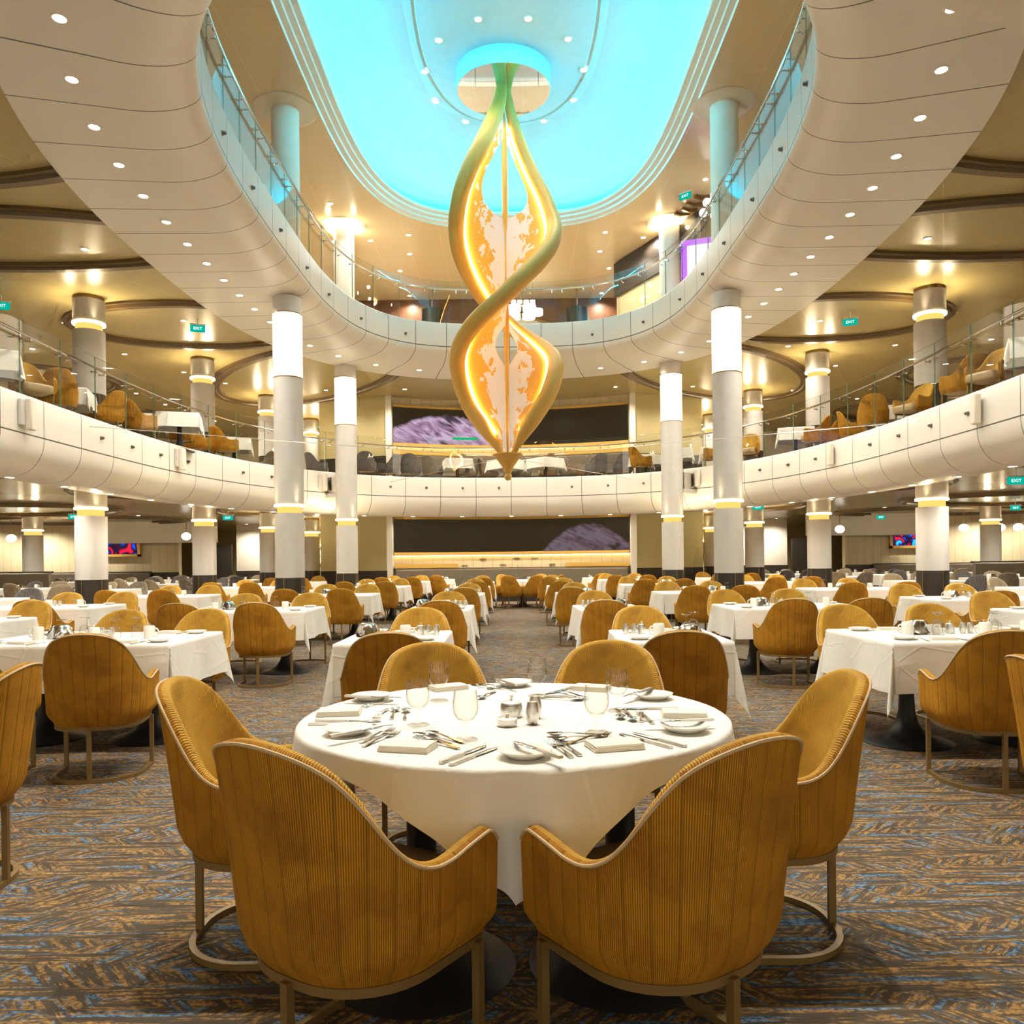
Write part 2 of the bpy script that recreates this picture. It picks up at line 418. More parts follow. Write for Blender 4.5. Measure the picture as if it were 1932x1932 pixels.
CU, LU = se_curve(14.3, 3.88, 5.9, 7.7, 3.2, 3.2, NC); NU = normals(CU)
CL, LL_ = se_curve(13.5, 6.83, 9.6, 17.0, 2.45, 2.6, NC); NL = normals(CL)
COU, _ = se_curve(14.3, 6.09, 8.1, 9.6, 2.5, 2.6, NC)
CD, LD = se_curve(14.0, 3.31, 6.6, 6.6, 3.3, 3.3, NC); ND = normals(CD)
CI, LI = se_curve(14.2, 1.74, 3.2, 3.2, 2.4, 2.4, 96); NI = normals(CI)
def off(C, Nn, o): return [c + n * o for c, n in zip(C, Nn)]
def sweep(mb, C, Nn, prof, mi=0, npan=None, extra=None):
    """sweep an (outward, z) profile round a closed curve; u counts panels, v is length down the profile"""
    rows = []; v = [0.0]
    for k in range(1, len(prof)): v.append(v[-1] + math.hypot(prof[k][0] - prof[k - 1][0], prof[k][1] - prof[k - 1][1]))
    n = len(C)
    for i in range(n + 1):
        c, nn = C[i % n], Nn[i % n]
        r = [(c.x + nn.x * o, c.y + nn.y * o, z) for o, z in prof]
        if extra:
            for (E_, z) in extra: r.append((E_[i % n].x, E_[i % n].y, z))
        rows.append(r)
    vv = v + [v[-1] + 1 + k for k in range(len(extra) if extra else 0)]
    np_ = npan or 1
    mb.grid(rows, mi=mi, uvf=(lambda i, j: (i * np_ / n, vv[j])))
def fascia_prof(T, zg, zs, ro):
    p = [(0.34, T - 0.05), (0.34, T), (0.05, T), (0.012, T - 0.012), (0.0, T - 0.045), (0.0, zg + 0.3), (0.0, zg)]
    for k in range(1, 13):
        a = PI / 2 * k / 12; p.append((ro * (1 - math.cos(a)), zs + (zg - zs) * (1 - math.sin(a))))
    return p
# floor
mb = MB(); mb.grid([[(x, y, 0.0) for y in (Y0, 10, 25, Y1)] for x in (-XW, -10, 10, XW)], flip=True)
struct(mb.build('floor', 'carpet', smooth=False))
# ring-shaped decks and ceilings
def hit_out(C, Nn, O):
    res = []; n = len(O)
    for c, nn in zip(C, Nn):
        best = 2.2
        for i in range(n):
            p, q = O[i], O[(i + 1) % n]; e = q - p; den = nn.x * e.y - nn.y * e.x
            if abs(den) < 1e-9: continue
            w_ = p - c; t = (w_.x * e.y - w_.y * e.x) / den; u = (w_.x * nn.y - w_.y * nn.x) / den
            if t > 0 and 0 <= u <= 1: best = t; break
        res.append(c + nn * best)
    return res
COU2 = hit_out(CU, NU, COU)
def ring_plate(name, C, z, mat, up, outer=None):
    mb = MB(); n = len(C); rows = []
    for i in range(n):
        c = C[i]; d = Vector((c.x, c.y - 14.0)); k = 1e9
        if abs(d.x) > 1e-6: k = min(k, XW / abs(d.x))
        if d.y > 1e-6: k = min(k, (Y1 - 14.0) / d.y)
        if d.y < -1e-6: k = min(k, (14.0 - Y0) / -d.y)
        e = Vector((d.x * k, 14.0 + d.y * k)); rows.append([(c.x, c.y, z), (e.x, e.y, z)])
    mb.grid(rows, cu=True, flip=up)
    return struct(mb.build(name, mat, smooth=False))
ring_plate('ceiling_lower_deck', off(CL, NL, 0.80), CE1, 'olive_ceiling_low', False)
ring_plate('floor_middle_deck', off(CL, NL, 0.30), FL2, 'tan_carpet', True)
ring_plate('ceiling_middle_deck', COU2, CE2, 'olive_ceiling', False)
ring_plate('floor_top_deck', off(CU, NU, 0.30), FL3, 'tan_carpet', True)
ring_plate('ceiling_top_deck', off(CD, ND, 0.36), CE3, 'slat_ceiling', False)
# balcony fronts
NPU, NPL = int(round(LU / 0.80)), int(round(LL_ / 1.03))
mb = MB(); sweep(mb, CL, NL, fascia_prof(TL, 3.13, SOL, 0.45) + [(0.80, SOL), (0.80, CE1 + 0.02)], npan=NPL)
struct(mb.build('wall_balcony_low', 'fascia_low', sharp=60))
mb = MB(); sweep(mb, CU, NU, fascia_prof(TU, 6.70, SOU, 0.80), npan=NPU, extra=[(COU2, SOU), (COU2, CE2 + 0.02)])
struct(mb.build('wall_balcony_high', 'fascia_up', sharp=60))

mb = MB(); q = [(3.55, 6.98), (8.2, 8.72), (8.2, 5.2), (3.2, 5.2)]
k0 = len(mb.v); mb.v += [(x, y, 6.20) for x, y in q] + [(x, y, 6.60) for x, y in q]
mb.face([k0, k0 + 1, k0 + 2, k0 + 3]); [mb.face([k0 + i, k0 + 4 + i, k0 + 4 + (i + 1) % 4, k0 + (i + 1) % 4]) for i in range(4)]
struct(mb.build('ceiling_bulkhead', 'cream', smooth=False))
# dome over the atrium: stepped rim, trough with a light strip, shallow vault
mb = MB(); sweep(mb, CD, ND, [(0.36, 10.06), (0.34, 10.10), (0.24, 10.12), (0.23, 10.17), (0.13, 10.19), (0.12, 10.24), (0.02, 10.26), (0.0, 10.30), (0.02, 10.34), (0.10, 10.345), (0.62, 10.345)])
struct(mb.build('trim_dome_rim', 'cream', sharp=25))
mb = MB(); n = len(CD); rows = []
for i in range(n):
    r = [(CD[i].x + ND[i].x * 0.62, CD[i].y + ND[i].y * 0.62, 10.345)]
    for k in range(9):
        t = k / 8.0; o = Vector((0, 14.0)); p = (CD[i] + ND[i] * 0.62).lerp(o, t * 0.995)
        r.append((p.x, p.y, 10.60 + 0.28 * math.sin(t * PI / 2)))
    rows.append(r)
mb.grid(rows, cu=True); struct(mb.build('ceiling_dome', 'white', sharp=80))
mb = MB(); mb.tube([(p.x, p.y, 10.39) for p in off(CD, ND, 0.20)], 0.03, 6, closed=True)
tag(mb.build('cove_light', 'led_cyan'), 'cyan cove light strip hidden in the rim of the dome', 'cove light')
# inner oval panel of the dome, with its own halo
mb = MB(); sweep(mb, CI, NI, [(0.12, 10.90), (0.12, 10.815), (0.0, 10.812), (0.0, 10.80), (-0.10, 10.80), (-0.11, 10.815), (-0.16, 10.815), (-0.17, 10.80)])
b = len(mb.v)
for p in off(CI, NI, -0.17): mb.v.append((p.x, p.y, 10.80))
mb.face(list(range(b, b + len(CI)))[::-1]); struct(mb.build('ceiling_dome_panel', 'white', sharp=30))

# outer walls (behind everything, plain)
def wall_quad(name, a, b, z0, z1, mat):
    mb = MB(); mb.grid([[(a[0], a[1], z0), (a[0], a[1], z1)], [(b[0], b[1], z0), (b[0], b[1], z1)]]); return struct(mb.build(name, mat, smooth=False))
def wall_box(name, x0, x1, y0, y1, z0, z1, mat):
    mb = MB(); mb.box(((x0 + x1) / 2, (y0 + y1) / 2, (z0 + z1) / 2), (x1 - x0, y1 - y0, z1 - z0)); return struct(mb.build(name, mat, smooth=False))
for z0, z1, t in ((0, CE1, 'low'), (FL2, CE2, 'middle'), (FL3, CE3, 'top')):
    wall_box('wall_end_' + t, -XW, XW, Y1 - 0.2, Y1, z0, z1, 'olive_wall' if z0 < 7 else 'wood')
    for sx, sn in ((-1, 'left'), (1, 'right')):
        wall_box('wall_%s_%s' % (sn, t), min(sx * XW, sx * (XW - 0.2)), max(sx * XW, sx * (XW - 0.2)), Y0, Y1 - 0.2, z0, z1, 'cream')
# far halls: cream walls either side, with dark wainscot
for sx, sn in ((-1, 'left'), (1, 'right')):
    def bx(name, xa, xb, y0, y1, z0, z1, mat):
        return wall_box(name, min(sx * xa, sx * xb), max(sx * xa, sx * xb), y0, y1, z0, z1, mat)
    bx('wall_hall_' + sn, 13.0, 24.0, 31.0, 31.3, 0.0, CE1, 'panel_wall')
    bx('trim_wainscot_hall_' + sn, 12.98, 21.0, 30.94, 31.0, 0.0, 1.0, 'dark_base')
    bx('wall_hall_return_' + sn, 9.6, 11.6, 33.5, 33.8, 0.0, CE1, 'cream')
    bx('trim_wainscot_return_' + sn, 9.58, 11.62, 33.44, 33.5, 0.0, 1.0, 'dark_base')
    bx('trim_bulkhead_' + sn, 11.2, 15.2, 29.9, 30.3, 2.12, CE1, 'cream')
    bx('wall_hall_side_' + sn, 24.0, 24.3, 17.0, 31.3, 0.0, CE1, 'cream')
    bx('door_%d' % (1 if sx < 0 else 2), 11.7, 12.5, 33.2, 33.3, 0.0, 2.1, 'dark_base')
    bx('wall_middle_hall_' + sn, 6.0, 28.0, 33.0, 33.3, FL2, CE2, 'cream')
    bx('trim_wainscot_middle_' + sn, 6.0, 28.0, 32.94, 33.0, FL2, FL2 + 1.0, 'dark_base')

# the screen wall ahead: side walls, concave niche between
def niche_y(x): return 26.15 - 0.062 * x * x
def centre_wall(z0, z1, tag_):
    for sx, sn in ((-1, 'left'), (1, 'right')):
        mb = MB(); xs = [3.92 + (6.2 - 3.92) * k / 8 for k in range(9)]
        ys = [25.0 + 0.10 * (k) for k in range(9)]
        fr = [(sx * x, y) for x, y in zip(xs, ys)]
        mb.grid([[(x, y, z0), (x, y, z1)] for x, y in fr], flip=sx > 0)
        mb.grid([[(sx * 6.2, 25.8, z0), (sx * 6.2, 25.8, z1)], [(sx * 6.2, 30, z0), (sx * 6.2, 30, z1)]], flip=sx > 0)
        struct(mb.build('wall_screen_side_%s_%s' % (sn, tag_), 'olive_wall', sharp=60))
        mb = MB(); mb.box((sx * 3.84, 25.35, (z0 + z1) / 2), (0.18, 0.75, z1 - z0)); struct(mb.build('trim_niche_%s_%s' % (sn, tag_), 'cream', smooth=False))
        mb = MB(); mb.grid([[(x * 1.0, y - 0.03, z0), (x, y - 0.03, z0 + 1.03)] for x, y in fr], flip=sx > 0)
        mb.grid([[(x * 1.0, y - 0.03, z0 + 1.03), (x, y + 0.02, z0 + 1.03)] for x, y in fr], flip=sx > 0)
        struct(mb.build('baseboard_screen_%s_%s' % (sn, tag_), 'dark_base', smooth=False))
    mb = MB(); mb.grid([[(x, niche_y(x), z0), (x, niche_y(x), z1)] for x in [-3.8 + 7.6 * k / 24 for k in range(25)]])
    struct(mb.build('wall_niche_' + tag_, 'panel_wall', sharp=60))
centre_wall(0, CE1, 'low'); centre_wall(FL2, CE2, 'middle')

# ceiling rings of brown molding
TRIM = [0]
def inside(x, y, C):
    r = False; n = len(C)
    for i in range(n):
        p, q = C[i], C[i - 1]
        if (p.y > y) != (q.y > y) and x < (q.x - p.x) * (y - p.y) / (q.y - p.y) + p.x: r = not r
    return r
CLIP = {CE2: off(CU, NU, 1.0), CE1: off(CL, NL, 0.62)}
def molding_ring(cx, cy, rx, ry, z, w=0.34, h=0.10, clip=None, rot=0.0):
    mb = MB(); rows = []; n = 144
    prof = [(-w / 2, 0.02), (-w / 2, -h * 0.55), (-w * 0.24, -h * 0.55), (-w * 0.2, -h), (w * 0.2, -h), (w * 0.24, -h * 0.45), (w / 2, -h * 0.45), (w / 2, 0.02)]
    cr, sr = math.cos(rot), math.sin(rot)
    for k in range(n):
        a = 2 * PI * k / n; r = []
        nx, ny = math.cos(a) / rx, math.sin(a) / ry; l = math.hypot(nx, ny); nx /= l; ny /= l
        for o, zz in prof:
            x, y = rx * math.cos(a) + nx * o, ry * math.sin(a) + ny * o
            r.append((cx + x * cr - y * sr, cy + x * sr + y * cr, z + zz))
        rows.append(r)
    ok = [not any(inside(r[k][0], r[k][1], CLIP[z]) for k in (0, 7)) for r in rows]
    if all(ok): mb.grid(rows, cu=True)
    else:
        s0 = next(i for i in range(n) if ok[i] and not ok[i - 1]); run = []
        for i in range(n):
            if ok[(s0 + i) % n]: run.append(rows[(s0 + i) % n])
            else: break
        if len(run) < 4: return
        mb.grid(run)
    TRIM[0] += 1
    struct(mb.build('trim_%d' % TRIM[0], 'brown_trim', sharp=30))
for z in (CE2, CE1):
    for sx in (-1, 1):
        molding_ring(sx * 7.7, 8.85, 3.7, 1.98, z)
        molding_ring(sx * 8.5, 12.75, 3.75, 1.14, z, rot=sx * -0.05)
        molding_ring(sx * 6.95, 17.5, 2.55, 1.60, z)
        molding_ring(sx * 5.9, 22.6, 4.2, 2.05, z, rot=sx * 0.88)
        molding_ring(sx * 15.5, 16.5, 3.6, 2.4, z); molding_ring(sx * 15.0, 22.4, 3.8, 2.2, z); molding_ring(sx * 15.5, 28.2, 3.8, 2.2, z)
        molding_ring(sx * 19.5, 11.5, 4.2, 2.6, z)

# ------------------------------------------------------------------ pillars
RLAMP = {}
def ring_lamps(rt, z, r, power):
    ld = RLAMP.get(power)
    if ld is None:
        ld = RLAMP[power] = bpy.data.lights.new('pillar ring lamp', 'SPOT'); ld.energy = power * 0.9; ld.color = (1.0, 0.82, 0.52); ld.shadow_soft_size = 0.05; ld.spot_size = math.radians(172); ld.spot_blend = 0.6
    for k in range(4):
        a = PI * (k + 0.5) / 2; o = bpy.data.objects.new('ring_lamp', ld); COL.objects.link(o); o.parent = rt; o.location = (r * 1.10 * math.cos(a), r * 1.10 * math.sin(a), z)
        o.rotation_euler = Vector((math.cos(a), math.sin(a), 0.55)).to_track_quat('-Z', 'Y').to_euler()
def pillar(x, y, kind, r=0.278):
    rt = bpy.data.objects.new('pillar', None); COL.objects.link(rt); rt.location = (x, y, 0); struct(rt)
    def cyl(name, z0, z1, mat, rr=r, n=40, bev=0.0):
        mb = MB(); mb.lathe([(0.01, z0), (rr, z0), (rr, z1), (0.01, z1)], n); return mb.build(name, mat, rt, sharp=40)
    def level(z, top, top_cap=True):
        cyl('base', z, z + 1.02, 'dark_base', r * 1.01)
        for k in range(5):
            a = -PI / 2 + 2 * PI * (k + 0.12 * (1 if x > 0 else -1)) / 5
            mb = MB(); mb.box((math.cos(a) * r * 1.012, math.sin(a) * r * 1.012, z + 0.51), (0.012, 0.012, 1.02), rz=a); mb.build('base_strip', 'bronze', rt, smooth=False)
        cyl('shaft', z + 1.02, z + 2.26, 'column')
        mb = MB(); mb.lathe([(r * 0.83, z + 2.26), (r * 0.83, z + 2.40)], 40); mb.build('light_recess', 'glow_gold', rt)
        mb = MB(); mb.lathe([(r * 0.80, z + 2.385), (r * 1.035, z + 2.392), (r * 1.045, z + 2.41), (r * 1.035, z + 2.428), (r * 0.9, z + 2.43)], 40); mb.build('ring_light', 'glow_warm', rt); ring_lamps(rt, z + 2.47, r, LP['ring'])
        if top_cap:
            cyl('upper_shaft', z + 2.43, top - 0.07, 'column'); cyl('cap', top - 0.07, top, 'bronze', r * 0.97)
    if kind == 'atrium':
        level(0, 0, False); cyl('middle_shaft', 2.43, 4.86, 'column')
        cyl('lower_collar', 4.86, 4.88, 'bronze', r * 1.012); cyl('lit_panel', 4.88, 6.09, 'onyx'); cyl('upper_collar', 6.09, 6.11, 'bronze', r * 1.012)
        cyl('upper_shaft', 6.11, SOU + 0.02, 'column'); cyl('top_shaft', FL3, CE3, 'cream', r * 0.95)
        mb = MB(); mb.lathe([(r * 0.95, CE3 - 0.03), (r * 1.9, CE3 - 0.012), (r * 2.05, CE3 - 0.02), (r * 2.2, CE3 - 0.005)], 40); mb.build('ceiling_dish', 'cream', rt)
        if y > 18:
            mb = MB(); mb.lathe([(r * 1.02, CE3 - 0.10), (r * 1.55, CE3 - 0.07), (r * 1.6, CE3 - 0.035), (r * 1.5, CE3 - 0.03)], 40); mb.build('ring_light', 'glow_warm', rt); ring_lamps(rt, CE3 - 0.25, r * 1.5, LP['ring_top'])
    else:
        level(0, CE1); level(FL2, CE2)
for sx in (-1, 1):
    for y in (15.4, 20.75): pillar(sx * 4.25 - 0.05, y, 'atrium')
    for y, X in ((15.6, 8.25), (20.3, 7.85), (24.9, 7.6), (29.0, 7.3), (33.2, 7.2)): pillar(sx * X, y, 'hall', 0.29)
    for y in (20.3, 24.9): pillar(sx * 15.0, y, 'hall', 0.29)

# ------------------------------------------------------------------ glass balustrades with rail
def balustrade(name, label, C, Nn, T, npan, ymin, shift):
    root = thing(name, label, 'balustrade')
    n = len(C); tot = [0.0]
    B = off(C, Nn, 0.14)
    for i in range(n): tot.append(tot[-1] + (B[(i + 1) % n] - B[i]).length)
    def pos(d):
        d %= tot[-1]; lo, hi = 0, n
        while hi - lo > 1:
            m = (lo + hi) // 2
            if tot[m] <= d: lo = m
            else: hi = m
        t = (d - tot[lo]) / (tot[lo + 1] - tot[lo]); p = B[lo % n].lerp(B[(lo + 1) % n], t)
        a = (B[(lo + 1) % n] - B[lo % n]).normalized(); return p, Vector((a.y, -a.x))
    step = tot[-1] / npan; rail = []
    for k in range(npan):
        d0, d1 = (k + shift) * step + 0.008, (k + 1 + shift) * step - 0.008
        pm, _ = pos((d0 + d1) / 2)
        if pm.y < ymin: continue
        mb = MB(); rows = []
        for q in range(5):
            p, nn = pos(lerp(d0, d1, q / 4)); i_, o_ = p - nn * 0.006, p + nn * 0.006
            rows.append([(i_.x, i_.y, T), (i_.x, i_.y, T + 1.08), (o_.x, o_.y, T + 1.08), (o_.x, o_.y, T)])
        b = mb.grid(rows, cv=True, mif=lambda i, j: 1 if j in (1, 3) else 0)
        mb.face([b, b + 1, b + 2, b + 3], 1); mb.face([b + 19, b + 18, b + 17, b + 16], 1)
        mb.build('glass_panel', ['rail_glass', 'glass_edge'], root, sharp=30)
    for k in range(npan * 4 + 1):
        p, nn = pos((k / 4 + shift) * step)
        if p.y > ymin: rail.append((p - nn * 0.085, T + 0.86))
    rail.sort(key=lambda q: math.atan2(q[0].x, q[0].y - 13.0))
    mb = MB(); mb.tube([(p.x, p.y, z) for p, z in rail], 0.021, 8); hr = mb.build('handrail', 'chrome', root)
    for k in range(npan):
        for dd in (-0.13, 0.13):
            p, nn = pos((k + shift) * step + dd)
            if p.y < ymin + 1: continue
            a = p - nn * 0.085; c = p - nn * 0.01
            mb = MB(); mb.tube([(a.x, a.y, T + 0.845), (a.x, a.y, T + 0.80), (c.x, c.y, T + 0.80)], 0.009, 6); mb.sphere((c.x, c.y, T + 0.80), 0.022, 8); mb.build('rail_bracket', 'chrome', hr)
balustrade('glass_balustrade', 'clear glass balustrade with steel handrail on the upper balcony', CU, NU, TU, NPU, 7.4, 0.5)
balustrade('glass_balustrade', 'clear glass balustrade with steel handrail on the lower balcony', CL, NL, TL, NPL, 7.8, 0.35)
# ------------------------------------------------------------------ recessed downlights
DL = {}
def downlight(x, y, z, power, label, group, r=0.055, spot=150, col=WHITE, blend=0.7):
    key = r
    t = thing('downlight', label, 'ceiling light', (x, y, z), 0, group)
    if key not in DL:
        mb = MB(); mb.lathe([(r, 0.004), (r, -0.008), (r * 1.32, -0.008), (r * 1.36, 0.002)], 20); a = mb.build('trim_ring', 'cream', t)
        mb = MB(); mb.disc(r * 1.02, -0.003, 20, up=False); b = mb.build('lens', 'lens', t)
        DL[key] = (a, b)
    else:
        for o in DL[key]:
            c = o.copy(); COL.objects.link(c); adopt(c, t)
    if power:
        ld = bpy.data.lights.get('%s %d' % (group, power))
        if ld is None:
            ld = bpy.data.lights.new('%s %d' % (group, power), 'SPOT'); ld.energy = power * 4; ld.spot_size = math.radians(spot); ld.spot_blend = blend; ld.color = col; ld.shadow_soft_size = 0.06
        lo = bpy.data.objects.new('lamp', ld); COL.objects.link(lo); lo.parent = t; lo.location = (0, 0, -0.03)
# upper soffit: one per panel, on an even line 1.2 m behind the front
def curve_at(C, Nn, f):
    q = (f % 1.0) * len(C); i = int(q); t = q - i; j = (i + 1) % len(C)
    return C[i].lerp(C[j], t), Nn[i].lerp(Nn[j], t).normalized()
for k in range(NPU):
    p, nn = curve_at(CU, NU, (k + 0.5) / NPU); p = p + nn * 1.24
    if p.y > 5.6: downlight(p.x, p.y, SOU, LP['soffit_up'], 'round recessed downlight in the cream soffit of the upper balcony', 'upper soffit downlights', 0.06)
OLL, _l = se_curve(13.5, 7.43, 10.05, 17.0, 2.45, 2.6, 48)
for p in OLL:
    if p.y > 4: downlight(p.x, p.y, SOL, LP['soffit_low'], 'round recessed downlight along the underside of the lower balcony', 'lower soffit downlights', 0.06)
# dome ring round the sculpture
for k in range(11):
    a = 2 * PI * k / 11 + PI / 2
    downlight(-0.05 + 1.56 * math.cos(a), 15.66 + 1.80 * math.sin(a), 10.795, LP['dome'], 'white downlight in the ring around the mirrored ceiling disc', 'dome ring downlights', 0.06, 120)
# middle deck ceiling
for px, py in ((160, 470), (122, 609), (347, 605), (235, 668), (61, 658), (347, 702), (425, 723), (443, 757), (385, 740), (257, 742), (312, 763), (598, 781), (635, 808), (615, 736), (405, 794),
               (1750, 450), (1799, 590), (1547, 605), (1689, 651), (1487, 653), (1576, 690), (1442, 718), (1307, 729), (1496, 736), (1484, 744), (1331, 773), (1323, 801), (1617, 752), (1870, 640)):
    p = at(px, py, CE2)
    if p.y < 34: downlight(p.x, p.y, CE2, LP['deck_two'], 'small bright downlight in the ochre ceiling of the middle deck', 'middle deck downlights', 0.055)
# lower deck ceiling: a regular spread of lamps
for sx in (-1, 1):
    for i, x in enumerate((9.0, 11.8, 14.8, 18.5)):
        for j, y in enumerate((8.2, 11.4, 14.6, 18.6, 22.4, 26.2, 30.0)):
            if x == 9.0 and y < 8.0: continue
            downlight(sx * (x + 0.5 * (j % 2)), y, CE1, LP['deck_one'], 'small downlight in the bronze ceiling of the lower deck', 'lower deck downlights', 0.055)
for x in (-2.9, -1.0, 1.0, 2.9):
    downlight(x, 24.75, CE1, LP['deck_one'] * 0.6, 'small downlight above the banquette and wall screen', 'banquette downlights', 0.05)
for sx in (-1, 1):
    for x in (13.4, 14.3, 15.2, 16.1, 18.0, 20.0): downlight(sx * x, 30.1, CE1, 34, 'small downlight washing the cream hall wall above the television', 'wall washing downlights', 0.05)
    for x in (9.9, 10.9): downlight(sx * x, 32.7, CE1, 40, 'added small downlight brightening the cream hall wall beside the doorway', 'wall washing downlights', 0.05)  # extra lamps, added to lighten the wall return
    for x in (7.6, 9.4, 11.4): downlight(sx * x, 38.6, CE1, 40, 'small downlight washing the far wall with the paintings', 'wall washing downlights', 0.05)
for x in (-3.2, -1.1, 1.1, 3.2): downlight(x, 24.15, CE2, 60, 'small bright downlight in the ochre ceiling of the middle deck', 'middle deck downlights', 0.055)
# top deck ceiling
for px, py in ((623, 384), (614, 427), (630, 456), (684, 424), (699, 454), (771, 443), (773, 479), (755, 511), (634, 507), (773, 558), (1142, 438), (1214, 448), (1132, 474), (1227, 424), (1229, 485), (1149, 506), (1135, 553), (1331, 338), (1300, 415)):
    p = at(px, py, CE3)
    if p.y < 36: downlight(p.x, p.y, CE3, LP['deck_three'], 'white downlight in the cream slatted ceiling of the top deck', 'top deck downlights', 0.06)
for sx in (-1, 1):
    for y in (9.0, 12.2): downlight(sx * 6.6, y, CE3, LP['deck_three'], 'white downlight in the cream slatted ceiling of the top deck', 'top deck downlights', 0.06)
# over the round table the near end of the upper soffit carries the same lamps
for x in (-1.5, 0.0, 1.5):
    downlight(x, 4.4, SOU, LP['table'], 'round recessed downlight in the cream soffit of the upper balcony', 'upper soffit downlights', 0.06)

# ------------------------------------------------------------------ things on the balcony fronts
def curve_pt(C, Nn, px, z):
    """where the sight line through pixel column px meets a balcony curve on its far side"""
    best = None
    for i in range(len(C)):
        c = C[i]
        if c.y < 6: continue
        q = 966 + c.x / c.y * FPX
        e = abs(q - px)
        if best is None or e < best[0]: best = (e, i)
    return C[best[1]], Nn[best[1]]
mb = MB(); mb.lathe([(0.001, 0.0), (0.034, 0.0), (0.033, 0.012), (0.026, 0.020), (0.025, 0.040), (0.018, 0.054), (0.001, 0.058)], 12)
knob0 = mb.build('sprinkler_head', 'dark_steel'); used = False
def face_out(o, c, nn, z, d=0.0):
    o.location = (c.x - nn.x * d, c.y - nn.y * d, z); o.rotation_euler = Vector((-nn.x, -nn.y, 0)).to_track_quat('Z', 'Y').to_euler()
NPUs, NPLs = NPU, NPL
for (C, Nn, npan, z, lab, grp, ymin, every) in ((CL, NL, NPL, 3.42, 'small steel sprinkler head on the white lower balcony front', 'lower balcony sprinkler heads', 9.0, 1), (CU, NU, NPU, 6.95, 'small steel sprinkler head on the white upper balcony front', 'upper balcony sprinkler heads', 9.0, 2)):
    for k in range(npan):
        if every == 2 and k % 2: continue
        if every == 1 and k % 5 == 2: continue
        i = int((k + 0.5) / npan * NC) % NC
        if C[i].y < ymin: continue
        o = knob0 if not used else knob0.copy()
        if used: COL.objects.link(o)
        used = True
        face_out(o, C[i], Nn[i], z); tag(o, lab, 'sprinkler', grp)
sp0 = None
for px, side in ((52, 'far left'), (341, 'left'), (608, 'inner left'), (1313, 'inner right'), (1580, 'right'), (1860, 'far right')):
    c, nn = curve_pt(CL, NL, px, 3.4)
    t = thing('wall_speaker', 'slim white column loudspeaker on the lower balcony front, %s one' % side, 'speaker', (0, 0, 0))
    face_out(t, c, nn, 3.42, 0.0)
    a = Vector((-nn.x, -nn.y)); t.rotation_euler = (0, 0, math.atan2(a.y, a.x) - PI / 2)
    mb = MB(); mb.box((0, 0.09, 0), (0.13, 0.10, 0.44)); mb.build('cabinet', 'cream', t, bevel=0.02)
    mb = MB(); mb.box((0.11, 0.03, 0.02), (0.10, 0.05, 0.36)); mb.build('mount', 'grey_plastic', t, bevel=0.008)
for px, side in ((632, 'left'), (1296, 'right')):
    c, nn = curve_pt(CL, NL, px, 3.3)
    t = thing('projector_housing', 'mirrored projector box hung on the lower balcony beside the %s far pillar' % side, 'projector', (c.x, c.y, 3.28))
    a = Vector((-nn.x, -nn.y)); t.rotation_euler = (0, 0, math.atan2(a.y, a.x) - PI / 2)
    mb = MB(); mb.box((0, 0.26, 0.06), (0.46, 0.48, 0.44)); mb.build('mirror_case', 'chrome', t, bevel=0.01)
    mb = MB(); mb.box((0, 0.26, -0.20), (0.50, 0.52, 0.10)); mb.build('shelf', 'grey_plastic', t, bevel=0.008)

